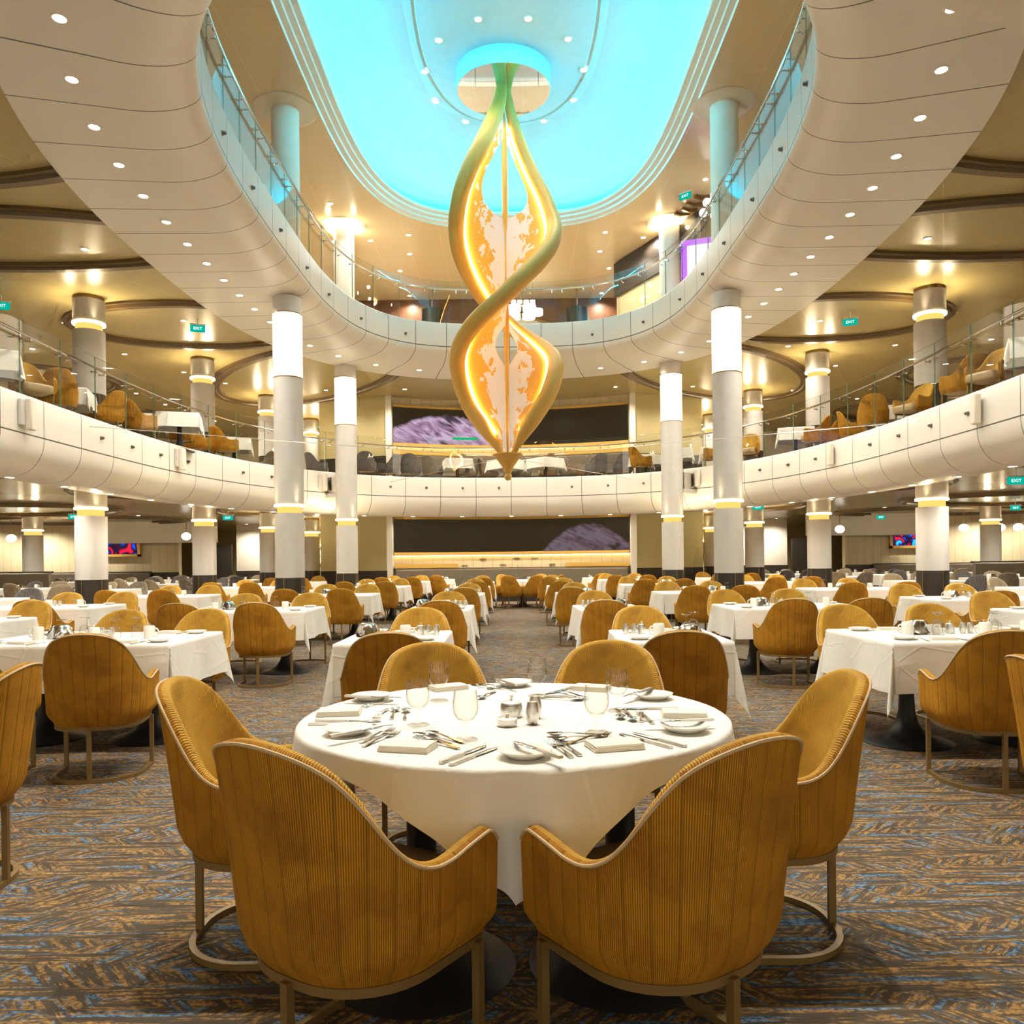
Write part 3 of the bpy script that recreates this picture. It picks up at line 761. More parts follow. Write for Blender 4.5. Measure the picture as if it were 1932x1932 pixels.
# ------------------------------------------------------------------ screens
def mat_screen(name, kind):
    m, nt, out = newmat(name); e = N(nt, 'Emission'); g = N(nt, 'BsdfGlossy'); g.inputs['Roughness'].default_value = 0.25; g.inputs[0].default_value = (0.012, 0.012, 0.012, 1)
    ad = N(nt, 'AddShader'); L(nt, e.outputs[0], ad.inputs[0]); L(nt, g.outputs[0], ad.inputs[1]); L(nt, ad.outputs[0], out.inputs[0])
    uvn = coord(nt, 'UV'); uv = N(nt, 'SeparateXYZ'); L(nt, uvn, uv.inputs[0]); U_, V_ = uv.outputs[0], uv.outputs[1]
    dark = (0.022, 0.015, 0.006)
    if kind in ('wide', 'wide_low'):
        cx, wx, hh, ex, st = (0.13, 0.30, 0.86, 1.0, 0.9) if kind == 'wide' else (0.83, 0.20, 0.86, 1.0, 0.16)
        dx = mth(nt, 'DIVIDE', mth(nt, 'SUBTRACT', U_, cx + (0.08 if kind == 'wide' else 0)), wx)
        hill = mth(nt, 'SUBTRACT', hh, mth(nt, 'MULTIPLY', mth(nt, 'MULTIPLY', dx, dx), 0.85))
        rough = mth(nt, 'MULTIPLY', noise(nt, mapping(nt, uvn, (22, 3, 1)), 1.0, 4), 0.22)
        msk = ramp(nt, mth(nt, 'SUBTRACT', mth(nt, 'ADD', hill, rough), mth(nt, 'ADD', V_, 0.12)), [(0.0, 0.0), (0.10, 1.0)])
        swirl = noise(nt, mapping(nt, mapping(nt, uvn, (6.5, 1, 1), (0, 0, 0.5)), (1.0, 3.4, 1)), 1.6, 4, 0.55, 0.8)
        c = ramp(nt, mth(nt, 'MULTIPLY_ADD', mth(nt, 'SUBTRACT', swirl, 0.5), 2.2, 0.5), [(0.10, (0.04, 0.03, 0.04)), (0.42, (0.34, 0.20, 0.32)), (0.68, (0.56, 0.43, 0.58)), (1.0, (0.20, 0.20, 0.28))])
        c = mixc(nt, 1.0 - st, c, dark) if kind == 'wide' else mixc(nt, 0.80, c, dark)
        col = mixc(nt, msk, dark, c)
        if kind == 'wide':
            gx = mth(nt, 'LESS_THAN', mth(nt, 'ABSOLUTE', mth(nt, 'SUBTRACT', U_, 0.301)), 0.054); gy = mth(nt, 'LESS_THAN', mth(nt, 'ABSOLUTE', mth(nt, 'SUBTRACT', V_, 0.185)), 0.035)
            col = mixc(nt, mth(nt, 'MULTIPLY', gx, gy), col, (0.0, 0.40, 0.12))
        L(nt, col, e.inputs[0]); e.inputs[1].default_value = 1.0
    else:
        w = noise(nt, mapping(nt, uvn, (1.7, 1.0, 1), (0, 0, 0.7 if kind == 'tv1' else -0.5), (0.3 if kind == 'tv1' else 5.0, 0.1, 0)), 1.15 if kind == 'tv1' else 1.7, 1, 0.4, 1.5)
        L(nt, ramp(nt, mth(nt, 'MULTIPLY_ADD', mth(nt, 'SUBTRACT', w, 0.5), 1.7, 0.5), [(0.0, (0.7, 0.01, 0.04)), (0.22, (0.75, 0.01, 0.05)), (0.34, (0.03, 0.005, 0.02)), (0.46, (0.01, 0.005, 0.02)), (0.56, (0.0, 0.06, 0.6)), (0.72, (0.03, 0.50, 1.0)), (1.0, (0.02, 0.30, 0.95))]), e.inputs[0]); e.inputs[1].default_value = 1.2
    return m
MAT['screen_up'] = mat_screen('screen_swirl_image', 'wide'); MAT['screen_low'] = mat_screen('screen_dim_image', 'wide_low')
MAT['tv1'] = mat_screen('television_blue_red_image', 'tv1'); MAT['tv2'] = mat_screen('television_shell_image', 'tv2')
for z0, z1, m, lab in ((1.60, 2.66, 'screen_low', 'wide curved wall screen, mostly dark, above the banquette on the lower deck'), (5.08, 6.22, 'screen_up', 'wide curved wall screen showing a pale purple form on the middle deck')):
    t = thing('wall_screen', lab, 'screen', (0, 25.9, z0))
    xs = [-3.72 + 7.44 * k / 24 for k in range(25)]
    mb = MB(); mb.grid([[(x, niche_y(x) - 0.10 - 25.9, 0), (x, niche_y(x) - 0.10 - 25.9, z1 - z0)] for x in xs], uvf=lambda i, j: (i / 24, j)); mb.build('display', m, t)
    for zz, hh, nm in ((z1 - z0 + 0.035, 0.07, 'top_frame'), (-0.05, 0.10, 'bottom_frame')):
        mb = MB(); mb.grid([[(x, niche_y(x) - 25.9 - 0.02, zz - hh / 2), (x, niche_y(x) - 25.9 - 0.16, zz - hh / 2), (x, niche_y(x) - 25.9 - 0.16, zz + hh / 2), (x, niche_y(x) - 25.9 - 0.02, zz + hh / 2)] for x in xs], cv=True); mb.build(nm, 'gold_bright', t, sharp=30)
    mb = MB(); mb.tube([(x, niche_y(x) - 25.9 - 0.10, -0.115) for x in xs], 0.012, 6); mb.build('light_strip', 'glow_warm', t)
for sx, m, lab, X in ((-1, 'tv1', 'television with a swirling blue and red picture on the left hall wall', -15.15), (1, 'tv2', 'television with a blue and red shell picture on the right hall wall', 15.4)):
    t = thing('television', lab, 'television', (X, 30.9, 1.72))
    mb = MB(); mb.grid([[(-0.62, -0.06, 0), (-0.62, -0.06, 0.78)], [(0.62, -0.06, 0), (0.62, -0.06, 0.78)]], uvf=lambda i, j: (i, j)); mb.build('display', m, t, smooth=False)
    mb = MB()
    for c, d in (((0, 0, 0.83), (1.44, 0.12, 0.10)), ((0, 0, -0.05), (1.44, 0.12, 0.10)), ((-0.67, 0, 0.39), (0.10, 0.12, 0.98)), ((0.67, 0, 0.39), (0.10, 0.12, 0.98)), ((0, 0.05, 0.39), (1.3, 0.08, 0.9))): mb.box(c, d)
    mb.build('frame', 'gold_bright', t, smooth=False)

# exit signs
def text_mesh(s, size):
    cu = bpy.data.curves.new('letters', 'FONT'); cu.body = s; cu.size = size; cu.align_x = 'CENTER'; cu.align_y = 'CENTER'; cu.extrude = 0.0
    o = bpy.data.objects.new('letters', cu); COL.objects.link(o); bpy.context.view_layer.update()
    me = bpy.data.meshes.new_from_object(o.evaluated_get(bpy.context.evaluated_depsgraph_get())); bpy.data.objects.remove(o, do_unlink=True); return me
EXIT_ME = text_mesh('EXIT', 0.085); EXIT_ME.materials.clear(); EXIT_ME.materials.append(MAT['exit_white'])
for px, py, z, rz, lab in ((373, 620, CE2, 0.35, 'green exit sign under the middle deck ceiling, inside the left ceiling ring'), (1604, 608, CE2, -0.35, 'green exit sign under the middle deck ceiling, inside the right ceiling ring'),
                           (1917, 907, CE1, -0.2, 'large green exit sign with white lettering under the lower ceiling at the right edge'), (1916, 958, CE1, 0.0, 'second green exit sign below the large one at the right edge'),
                           (139, 975, CE1, 0.0, 'green exit sign behind the left hall pillar'), (1430, 957, CE1, 0.0, 'flat green exit sign just under the lower balcony on the right'),
                           (430, 977, CE1, 0.1, 'green exit sign between the two left hall pillars'), (1662, 976, CE1, 0.0, 'small green exit sign above the right television'),
                           (1293, 370, CE3, -0.7, 'green exit sign hung from the top deck ceiling at the right'), (1308, 834, CE2, 0, 'green exit sign beyond the right far pillar on the middle deck'), (603, 806, CE2, 0, 'green exit sign beyond the left far pillar on the middle deck'), (2, 577, CE2, 0.3, 'green exit sign cut off by the left edge of the photo')):
    zz = z - 0.22; p = at(px, py, zz)
    if p.y > 30: p = p * (29.0 / p.y)
    t = thing('exit_sign', lab, 'exit sign', (p.x, p.y, zz), rz)
    mb = MB(); mb.box((0, 0, 0), (0.30, 0.03, 0.14)); mb.build('panel', 'exit', t, smooth=False)
    mb = MB(); mb.box((0, 0, 0.083), (0.32, 0.05, 0.025)); mb.tube([(0, 0, 0.09), (0, 0, 0.225)], 0.012, 6); mb.build('mount', 'grey_plastic', t, smooth=False)
    o = bpy.data.objects.new('lettering', EXIT_ME); COL.objects.link(o); adopt(o, t); o.location = (0, -0.017, 0); o.rotation_euler = (PI / 2, 0, 0)

# ------------------------------------------------------------------ hanging sculpture
SX, SY = -0.06, 15.4
def mat_membrane():
    m, nt, out = newmat('gold_and_white_string_web'); p = N(nt, 'BsdfPrincipled')
    uv = N(nt, 'SeparateXYZ'); uvn = coord(nt, 'UV'); L(nt, uvn, uv.inputs[0])
    n1 = noise(nt, mapping(nt, uvn, (4.6, 4.2, 1)), 1.0, 6, 0.62, 0.5)
    a = mth(nt, 'ABSOLUTE', uv.outputs[0])
    k = mth(nt, 'ADD', a, mth(nt, 'MULTIPLY', mth(nt, 'SUBTRACT', n1, 0.5), 2.3))
    white = ramp(nt, k, [(0.48, 1.0), (0.51, 0.0)])
    st = mth(nt, 'MULTIPLY_ADD', mth(nt, 'SINE', mth(nt, 'MULTIPLY', uv.outputs[1], 210.0)), 0.5, 0.5)
    gold = mixc(nt, st, (0.60, 0.27, 0.03), (0.80, 0.43, 0.08))
    L(nt, mixc(nt, white, gold, (0.80, 0.77, 0.80)), p.inputs['Base Color']); setin(p, Roughness=0.6)
    tr = N(nt, 'BsdfTranslucent'); L(nt, mixc(nt, white, (0.9, 0.45, 0.06), (0.8, 0.75, 0.75)), tr.inputs[0])
    mx = N(nt, 'MixShader'); mx.inputs[0].default_value = 0.35; L(nt, p.outputs[0], mx.inputs[1]); L(nt, tr.outputs[0], mx.inputs[2]); L(nt, mx.outputs[0], out.inputs[0]); return m
MAT['membrane'] = mat_membrane()
sc = thing('hanging_sculpture', 'tall gold double helix sculpture glowing in the middle of the atrium', 'sculpture', (SX, SY, -0.035)); sc.scale = (1.02, 1.02, 1.027)
AK = [(3.15, 232), (3.9, 214), (4.95, 180), (6.05, 90), (7.55, 0), (8.4, -28), (9.2, -48), (10.25, -62)]
RK = [(3.15, 0.09), (3.35, 0.19), (3.9, 0.56), (4.35, 0.82), (4.95, 0.93), (5.5, 0.91), (6.05, 0.87), (6.9, 0.90), (7.55, 0.93), (8.2, 0.85), (8.9, 0.60), (9.5, 0.32), (9.9, 0.15), (10.25, 0.07)]
def helix(z, s, shrink=0.0):
    a = math.radians(pts_interp(AK, z)); R = max(0.02, pts_interp(RK, z) - shrink)
    return Vector((s * R * math.cos(a), -s * R * math.sin(a), z))
ZS = [3.2 + (10.22 - 3.2) * k / 120 for k in range(121)]
for s in (1, -1):
    mb = MB(); rows = []
    for i, z in enumerate(ZS):
        p = helix(z, s); t = (helix(min(z + 0.05, 10.25), s) - helix(z - 0.05, s)).normalized()
        rad = Vector((p.x, p.y, 0)); rad = rad.normalized() if rad.length > 1e-4 else Vector((1, 0, 0))
        x = (rad - t * rad.dot(t)).normalized(); y = t.cross(x)
        w = 0.140 * sm(3.1, 4.0, z) * (0.50 + 0.50 * sm(10.4, 9.3, z)) + 0.03
        rows.append([p + x * (w * 0.92 * math.cos(2 * PI * j / 14)) + y * (w * 0.95 * math.sin(2 * PI * j / 14)) for j in range(14)])
    b = mb.grid(rows, cv=True); mb.face(list(range(b, b + 14))[::-1]); e = b + 120 * 14; mb.face(list(range(e, e + 14)))
    hr_ = mb.build('helix_rail', 'gold_satin', sc, sharp=80)
    mb = MB(); mb.tube([helix(z, s, 0.165) + Vector((0, -0.02, 0)) for z in ZS[9:-12]], 0.022, 6); mb.build('light_strip', 'led_gold', hr_)
def hole(z):
    if 7.85 < z < 9.35: t = (z - 7.85) / 1.5; return 0.50 * math.sin(PI * t ** 0.62) ** 0.9 * (1 - 0.3 * t)
    if 5.05 < z < 5.85: t = (z - 5.05) / 0.8; return 0.24 * math.sin(PI * t)
    if 6.15 < z < 6.75: t = (z - 6.15) / 0.6; return 0.07 * math.sin(PI * t)
    return 0.0
for s in (1, -1):
    mb = MB(); rows = []
    for z in ZS[3:-3]:
        R = max(0.03, pts_interp(RK, z) - 0.12); h = min(hole(z) + 0.02, R * 0.9); r = []
        for k in range(13):
            q = h + (R - h) * k / 12; a = math.radians(pts_interp(AK, z) + (1 - q / R) * 14 * s * 0)
            r.append((s * q * math.cos(a), -s * q * math.sin(a), z - 0.10 * (1 - q / R) ** 2))
        rows.append(r)
    zz = ZS[3:-3]
    def uvw(i, j, rows=rows, zz=zz, s=s):
        q = rows[i][j]; R = max(0.03, pts_interp(RK, zz[i]) - 0.12); return (s * math.hypot(q[0], q[1]) / max(R, 0.35), zz[i] * (1.0) + (s * 7.0))
    mb.grid(rows, uvf=uvw); mb.build('string_web', 'membrane', sc, sharp=80)
mb = MB(); mb.lathe([(0.001, 3.2), (0.02, 3.3), (0.035, 4.2), (0.038, 5.0), (0.055, 5.6), (0.055, 6.0), (0.012, 6.6), (0.012, 7.4), (0.055, 7.8), (0.055, 9.0), (0.03, 9.6), (0.001, 9.9)], 16); mb.build('centre_pole', 'gold_satin', sc, sharp=60)
mb = MB(); mb.lathe([(0.001, 3.30), (0.24, 3.30), (0.285, 3.315), (0.29, 3.295), (0.20, 3.20), (0.115, 3.08), (0.07, 2.97), (0.05, 2.93), (0.001, 2.93)], 28); mb.build('cone_finial', 'gold_satin', sc, sharp=35)
mb = MB(); mb.sphere((0, 0, 2.885), 0.072, 20); mb.build('ball_finial', 'gold_satin', sc)
for px, nm in ((168, 'left'), (729, 'inner left'), (1195, 'inner right'), (1748, 'right')):
    c, nn = curve_pt(CL, NL, px, 3.5)
    mb = MB(); mb.tube([(0, 0, 3.25), (c.x - SX, c.y - SY, 3.50)], 0.006, 5); mb.build('stay_cable', 'steel', sc)
md = thing('mirror_disc', 'round mirrored disc under the cyan dome where the sculpture hangs', 'mirror', (SX, 15.5, 10.45))
mb = MB(); mb.disc(0.90, 0.0, 64, up=False); mb.build('mirror_face', 'mirror', md, smooth=False)
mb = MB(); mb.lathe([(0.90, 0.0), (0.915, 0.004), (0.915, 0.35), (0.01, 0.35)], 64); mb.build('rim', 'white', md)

# ------------------------------------------------------------------ top deck, seen over the upper balcony
mb = MB(); mb.box((0, 26.75, 8.66), (15.0, 0.2, 2.84)); struct(mb.build('wall_top_wood', 'wood', smooth=False))
mb = MB(); mb.box((4.05, 21.75, 9.55), (0.2, 4.0, 0.98), rz=0.44); struct(mb.build('wall_top_stone', 'dark_base', smooth=False))
mb = MB(); mb.box((4.10, 21.78, 8.16), (0.2, 3.9, 1.80), rz=0.44); struct(mb.build('wall_top_right', 'tan_wall', smooth=False))
for x, lab in ((-2.48, 'dark drum pendant behind the upper balcony, left of the sculpture'), (2.18, 'dark drum pendant behind the upper balcony, right of the sculpture')):
    t = thing('drum_pendant', lab, 'pendant light', (x, 25.6, 9.05))
    mb = MB(); mb.lathe([(0.33, -0.25), (0.34, -0.25), (0.34, 0.34), (0.001, 0.35)], 28); mb.build('lamp_shade', 'black', t)
    mb = MB(); mb.tube([(0, 0, 0.34), (0, 0, CE3 - 9.05)], 0.012, 6); mb.build('stem', 'bronze', t)
    mb = MB(); mb.sphere((0, 0, -0.12), 0.08, 12); mb.build('bulb', 'globe', t)
for x, w, lab in ((0.0, 1.85, 'wide cream arched niche in the wood wall behind the sculpture'), (-4.0, 1.0, 'smaller arched niche at the left of the top deck wood wall'), (3.6, 1.0, 'smaller arched niche at the right of the top deck wood wall')):
    t = thing('arched_niche', lab, 'niche', (x, 26.60, FL3))
    arc = [(w * math.cos(PI * k / 24), 0, 1.25 + 1.02 * math.sin(PI * k / 24) * (1 if w > 1.5 else 0.85)) for k in range(25)]
    mb = MB(); mb.tube([(arc[0][0], 0, 0)] + arc + [(arc[-1][0], 0, 0)], 0.06, 8); mb.build('arch_frame', 'bronze', t)
    mb = MB(); mb.grid([[(p[0], 0.03, 0.0), (p[0], 0.03, p[2])] for p in arc]); mb.build('back_panel', 'cream', t)
for k in range(4):
    t = thing('lantern', 'square white lantern in the row of four behind the sculpture', 'lantern', (0.14 + 0.20 * k, 25.2, 9.46), 0, 'row of square lanterns')
    mb = MB(); mb.box((0, 0, 0), (0.16, 0.12, 0.19)); mb.build('shade', 'globe', t, bevel=0.02); mb = MB(); mb.tube([(0, 0, 0.09), (0, 0, CE3 - 9.46)], 0.006, 6); mb.build('hanger', 'bronze', t)
t = thing('chandelier', 'round ring chandelier with opal drum shades low behind the upper balcony', 'chandelier', (0.38, 24.6, 8.98))
for k in range(6):
    a = 2 * PI * k / 6; mb = MB(); mb.lathe([(0.001, -0.08), (0.20, -0.08), (0.20, 0.08), (0.001, 0.08)], 18, (0.46 * math.cos(a), 0.46 * math.sin(a), 0)); mb.build('drum_shade', 'globe', t)
mb = MB(); mb.tube([(0.46 * math.cos(2 * PI * k / 24), 0.46 * math.sin(2 * PI * k / 24), 0.10) for k in range(24)], 0.02, 6, closed=True); mb.build('ring', 'bronze', t)
mb = MB(); mb.tube([(0, 0, 0.10), (0, 0, CE3 - 8.98)], 0.012, 6); mb.tube([(-0.46, 0, 0.10), (0.46, 0, 0.10)], 0.012, 6); mb.build('stem', 'bronze', t)
t = thing('advertising_screen', 'tall lit screen with a violet border behind the upper balcony at the right', 'screen', (4.55, 18.75, FL3), -0.35)
mb = MB(); mb.box((0, 0, 0.90), (0.95, 0.10, 1.40)); mb.build('border', emis('violet_screen_border', (0.40, 0.10, 0.85), 1.5), t, smooth=False)
mb = MB(); mb.box((0.05, -0.056, 0.86), (0.76, 0.02, 1.20)); mb.build('display', emis('white_screen_page', (0.85, 0.92, 1.0), 1.3), t, bevel=0.08)
mb = MB(); mb.box((0, 0.02, 0.1), (1.3, 0.3, 0.2)); mb.build('foot', 'black', t, smooth=False)
t = thing('globe_pendant', 'cluster of opal globes hanging over the top deck at the right', 'pendant light', (4.75, 18.3, 9.42))
for k, (gx, gy, gz) in enumerate(((0, 0, 0.25), (-0.16, 0.05, 0.10), (-0.26, 0, -0.16), (0.02, 0.1, -0.18), (0.2, 0, 0.02), (-0.08, -0.1, 0.05), (0.18, 0.12, -0.12))):
    mb = MB(); mb.sphere((gx, gy, gz), 0.095, 14); mb.build('globe', 'globe', t)
mb = MB(); mb.tube([(0, 0, 0.2), (0, 0, CE3 - 9.42)], 0.012, 6)
for k, (gx, gy, gz) in enumerate(((-0.16, 0.05, 0.10), (-0.26, 0, -0.16), (0.02, 0.1, -0.18), (0.2, 0, 0.02), (-0.08, -0.1, 0.05), (0.18, 0.12, -0.12))): mb.tube([(0, 0, 0.35), (gx, gy, gz)], 0.008, 5)
mb.build('stem', 'bronze', t)
for k, (px, py) in enumerate(((1287, 404), (1300, 396), (1310, 385), (1325, 372))):
    p = at(px, py, CE3 - 0.05)
    mb = MB(); mb.tube([(-0.20, 0, 0.0), (0.02, 0.06, 0.0), (0.20, -0.05, 0.0)], 0.035, 6, square=True); mb.tube([(0.02, 0.06, 0), (0.02, 0.06, 0.06)], 0.02, 6)
    tag(mb.build('track_fitting', 'bronze', loc=(p.x, p.y, CE3 - 0.05), rz=0.3), 'angled bronze track fitting on the top deck ceiling at the right', 'track light', 'bronze track fittings')

# pendants and pictures of the lower halls
gp0 = None
for px, py, lab in ((22, 1010, 'white globe pendant at the far left of the hall'), (55, 1009, 'white globe pendant beside the leftmost hall pillar'), (1819, 994, 'white globe pendant between the two right hall pillars'), (1888, 993, 'white globe pendant right of the slim right hall pillar'), (1922, 992, 'white globe pendant at the right edge of the hall'),
                    (352, 1016, 'white globe pendant left of the second left hall pillar'), (1585, 1004, 'white globe pendant right of the second right hall pillar')):
    zz = 2.25; d = 27.0; x = (px - 966) * d / FPX
    t = thing('globe_pendant', lab, 'pendant light', (x, d, zz))
    mb = MB(); mb.sphere((0, 0, 0), 0.155, 20, sz=0.84); mb.build('globe', 'globe', t)
    mb = MB(); mb.tube([(0, 0, 0.12), (0, 0, CE1 - zz)], 0.012, 6); mb.build('stem', 'bronze', t)
MAT['art'] = None
def mat_art():
    m, nt, out = newmat('abstract_ink_painting'); p = N(nt, 'BsdfPrincipled'); L(nt, p.outputs[0], out.inputs[0]); oc = coord(nt)
    a = noise(nt, mapping(nt, oc, (1, 1, 1)), 2.6, 2, 0.5, 2.5); b = noise(nt, mapping(nt, oc, (1, 1, 1), loc=(4, 0, 3)), 2.2, 1, 0.5, 2.0)
    c = mixc(nt, ramp(nt, a, [(0.40, 1.0), (0.43, 0.0)]), (0.80, 0.76, 0.62), (0.02, 0.02, 0.02)); c = mixc(nt, ramp(nt, b, [(0.62, 0.0), (0.64, 1.0)]), c, (0.45, 0.02, 0.02))
    L(nt, c, p.inputs['Base Color']); return m
MAT['art'] = mat_art()
for x, lab in ((-8.95, 'abstract black and red painting far left of the screen wall'), (-7.95, 'second abstract painting beside the first, left of the screen wall'), (7.35, 'abstract swirling black painting right of the screen wall'), (9.0, 'small abstract painting further right of the screen wall')):
    t = thing('painting', lab, 'picture', (x * 1.12, 39.70, 1.25))
    mb = MB(); mb.box((0, 0, 0.42), (0.98, 0.05, 0.84)); mb.build('canvas', 'art', t, smooth=False)
    mb = MB(); mb.box((0, 0.05, 0.42), (1.02, 0.06, 0.88)); mb.build('frame', 'black', t, smooth=False)
    mb = MB(); mb.box((0, -0.05, 0.95), (1.1, 0.10, 0.06)); mb.build('picture_light', 'glow_warm', t, smooth=False)

# banquettes
def banquette(label, path, hgt=1.0, ledge=None, z=0.0):
    t = thing('banquette', label, 'banquette', (0, 0, z))
    n = len(path)
    def run(prof, name, mat, sharp=35):
        rows = []
        for i, p in enumerate(path):
            a, b = path[max(0, i - 1)], path[min(n - 1, i + 1)]; d = Vector((b[0] - a[0], b[1] - a[1])).normalized(); nn = Vector((d.y, -d.x))
            rows.append([(p[0] + nn.x * o, p[1] + nn.y * o, z) for o, z in prof])
        mb = MB(); m = len(prof); b = mb.grid(rows, cv=True); mb.face(list(range(b, b + m))); mb.face(list(range(b + (n - 1) * m, b + n * m))[::-1]); mb.build(name, mat, t, sharp=sharp)
    run([(0.02, 0.46), (0.14, 0.46), (0.17, hgt - 0.03), (0.13, hgt), (0.02, hgt)], 'backrest', 'banquette')
    run([(0.03, 0.34), (0.62, 0.34), (0.64, 0.38), (0.62, 0.47), (0.15, 0.48), (0.03, 0.47)], 'seat', 'banquette')
    run([(0.05, 0.0), (0.56, 0.0), (0.56, 0.34), (0.05, 0.34)], 'plinth', 'dark_base')
    run([(-0.10, hgt + 0.005), (0.10, hgt + 0.005), (0.10, hgt + 0.04), (-0.10, hgt + 0.04)], 'ledge', ledge or 'dark_base')
banquette('long curved taupe banquette below the wall screen', [(x, niche_y(x) - 0.16) for x in [-3.7 + 7.4 * k / 20 for k in range(21)]], 1.05, 'brown_trim')
banquette('long curved taupe banquette under the wall screen of the middle deck', [(x, niche_y(x) - 0.16) for x in [-3.7 + 7.4 * k / 20 for k in range(21)]], 1.05, 'brown_trim', FL2)
for z, dk in ((0, 'lower'), (FL2, 'middle')):
    for sx, sn in ((-1, 'left'), (1, 'right')):
        xs = [sx * (1.75 + 1.95 * k / 8) for k in range(9)]
        mb = MB(); rows = [[(x, niche_y(x) - 0.02, z + 1.10), (x, niche_y(x) - 0.20, z + 1.10), (x, niche_y(x) - 0.20, z + 1.22), (x, niche_y(x) - 0.02, z + 1.22)] for x in xs]
        k0 = mb.grid(rows, cv=True); mb.face([k0, k0 + 1, k0 + 2, k0 + 3]); mb.face([k0 + 32, k0 + 33, k0 + 34, k0 + 35])
        tag(mb.build('brass_shelf', 'gold_bright', sharp=30), 'long brass shelf at the %s end above the %s deck banquette' % (sn, dk), 'shelf')
    for k, (x, zz) in enumerate(((-1.55, 1.17), (-0.95, 1.36), (-0.30, 1.17), (0.15, 1.38), (0.75, 1.38), (1.32, 1.17))):
        mb = MB(); mb.box((x, niche_y(x) - 0.012, z + zz), (0.20, 0.05, 0.05 if k % 2 else 0.02)); tag(mb.build('brass_niche', 'bronze', smooth=False), 'small brass slot let into the cream panels behind the %s deck banquette' % dk, 'wall slot', 'brass slots, %s deck' % dk)
for sx, sn in ((-1, 'left'), (1, 'right')):
    banquette('straight taupe banquette under the %s television' % sn, [(x, 30.8) for x in (([-19.5, -14.0]) if sx < 0 else ([14.0, 19.5]))])
    banquette('dark high booth bench near the %s edge of the hall' % sn, [(x, 22.8) for x in (([-17.5, -13.2]) if sx < 0 else ([13.2, 17.5]))], 1.1)
# ================================================================== furniture
HW, YB, YF, RC = 0.290, -0.285, 0.185, 0.255
def plan(inset=0.0, cnt=57, yf=YF):
    """U-shaped plan from one arm front round the back to the other: [(x, y, nx, ny, s)], s in metres from the middle of the back"""
    hw, yb, rc = HW - inset, YB + inset, max(0.02, RC - inset)
    seg = [('l', yf - (yb + rc)), ('a', PI / 2 * rc), ('l', 2 * (hw - rc)), ('a', PI / 2 * rc), ('l', yf - (yb + rc))]
    tot = sum(q for _, q in seg); out = []
    for k in range(cnt):
        d = tot * k / (cnt - 1); s = d - tot / 2
        if d <= seg[0][1]: out.append((-hw, yf - d, -1, 0, s)); continue
        d -= seg[0][1]
        if d <= seg[1][1]:
            a = PI + d / rc; out.append((-hw + rc + rc * math.cos(a), yb + rc + rc * math.sin(a), math.cos(a), math.sin(a), s)); continue
        d -= seg[1][1]
        if d <= seg[2][1]: out.append((-hw + rc + d, yb, 0, -1, s)); continue
        d -= seg[2][1]
        if d <= seg[3][1]:
            a = 1.5 * PI + d / rc; out.append((hw - rc + rc * math.cos(a), yb + rc + rc * math.sin(a), math.cos(a), math.sin(a), s)); continue
        d -= seg[3][1]; out.append((hw, yb + rc + min(d, seg[4][1]), 1, 0, s))
    return out
SMAX = plan()[-1][4]
HK = [(-0.06, .901), (0, .905), (.06, .901), (.12, .882), (.17, .848), (.21, .800), (.25, .738), (.29, .678), (.335, .630), (.39, .603), (.46, .598), (.54, .613), (.62, .626), (.70, .628)]
def top_h(s):
    a = abs(s); return pts_interp(HK, a) - 0.04 * sm(SMAX - 0.03, SMAX + 0.01, a)
def shell_pt(x, y, nx, ny, s, z, thick=0.0):
    t = (z - 0.33) / 0.57; wb = 1 - sm(0.10, 0.46, abs(s))
    lean = 0.055 * wb * max(0, t) ** 1.2 + 0.018 * t - 0.045 * (1 - sm(0.33, 0.43, z)) ** 2
    return Vector((x + nx * (lean - thick), y + ny * (lean - thick) , z))
def make_shell():
    P = plan(cnt=73); mb = MB(); rows = []; info = []
    TH = 0.046; NO, NI = 12, 10
    for (x, y, nx, ny, s) in P:
        H = top_h(s); r = []
        for k in range(NO): r.append(shell_pt(x, y, nx, ny, s, lerp(0.33, H - 0.018, k / (NO - 1))))
        for a in (35, 70, 110, 145):
            q = math.radians(a); c = shell_pt(x, y, nx, ny, s, H - 0.018, TH / 2); r.append(c + Vector((nx, ny, 0)) * (TH / 2 * math.cos(q)) + Vector((0, 0, 0.018 * math.sin(q))))
        for k in range(NI):
            z = lerp(H - 0.018, 0.40, k / (NI - 1)); fill = 0.035 * sm(0.80, 0.45, z) * (1 - sm(0.1, 0.4, abs(s)))
            r.append(shell_pt(x, y, nx, ny, s, z, TH + fill))
        rows.append(r); info.append(s)
    m = len(rows[0])
    b = mb.grid(rows, uvf=lambda i, j: (info[i], rows[i][j].z), mif=lambda i, j: 0 if j < NO + 1 else 1)
    mb.face(list(range(b, b + m)), 0, [(-0.66 + 0.004 * k, 0) for k in range(m)]); e = b + (len(rows) - 1) * m
    mb.face(list(range(e, e + m))[::-1], 0, [(0.66 + 0.004 * k, 0) for k in range(m)])
    return mb, P
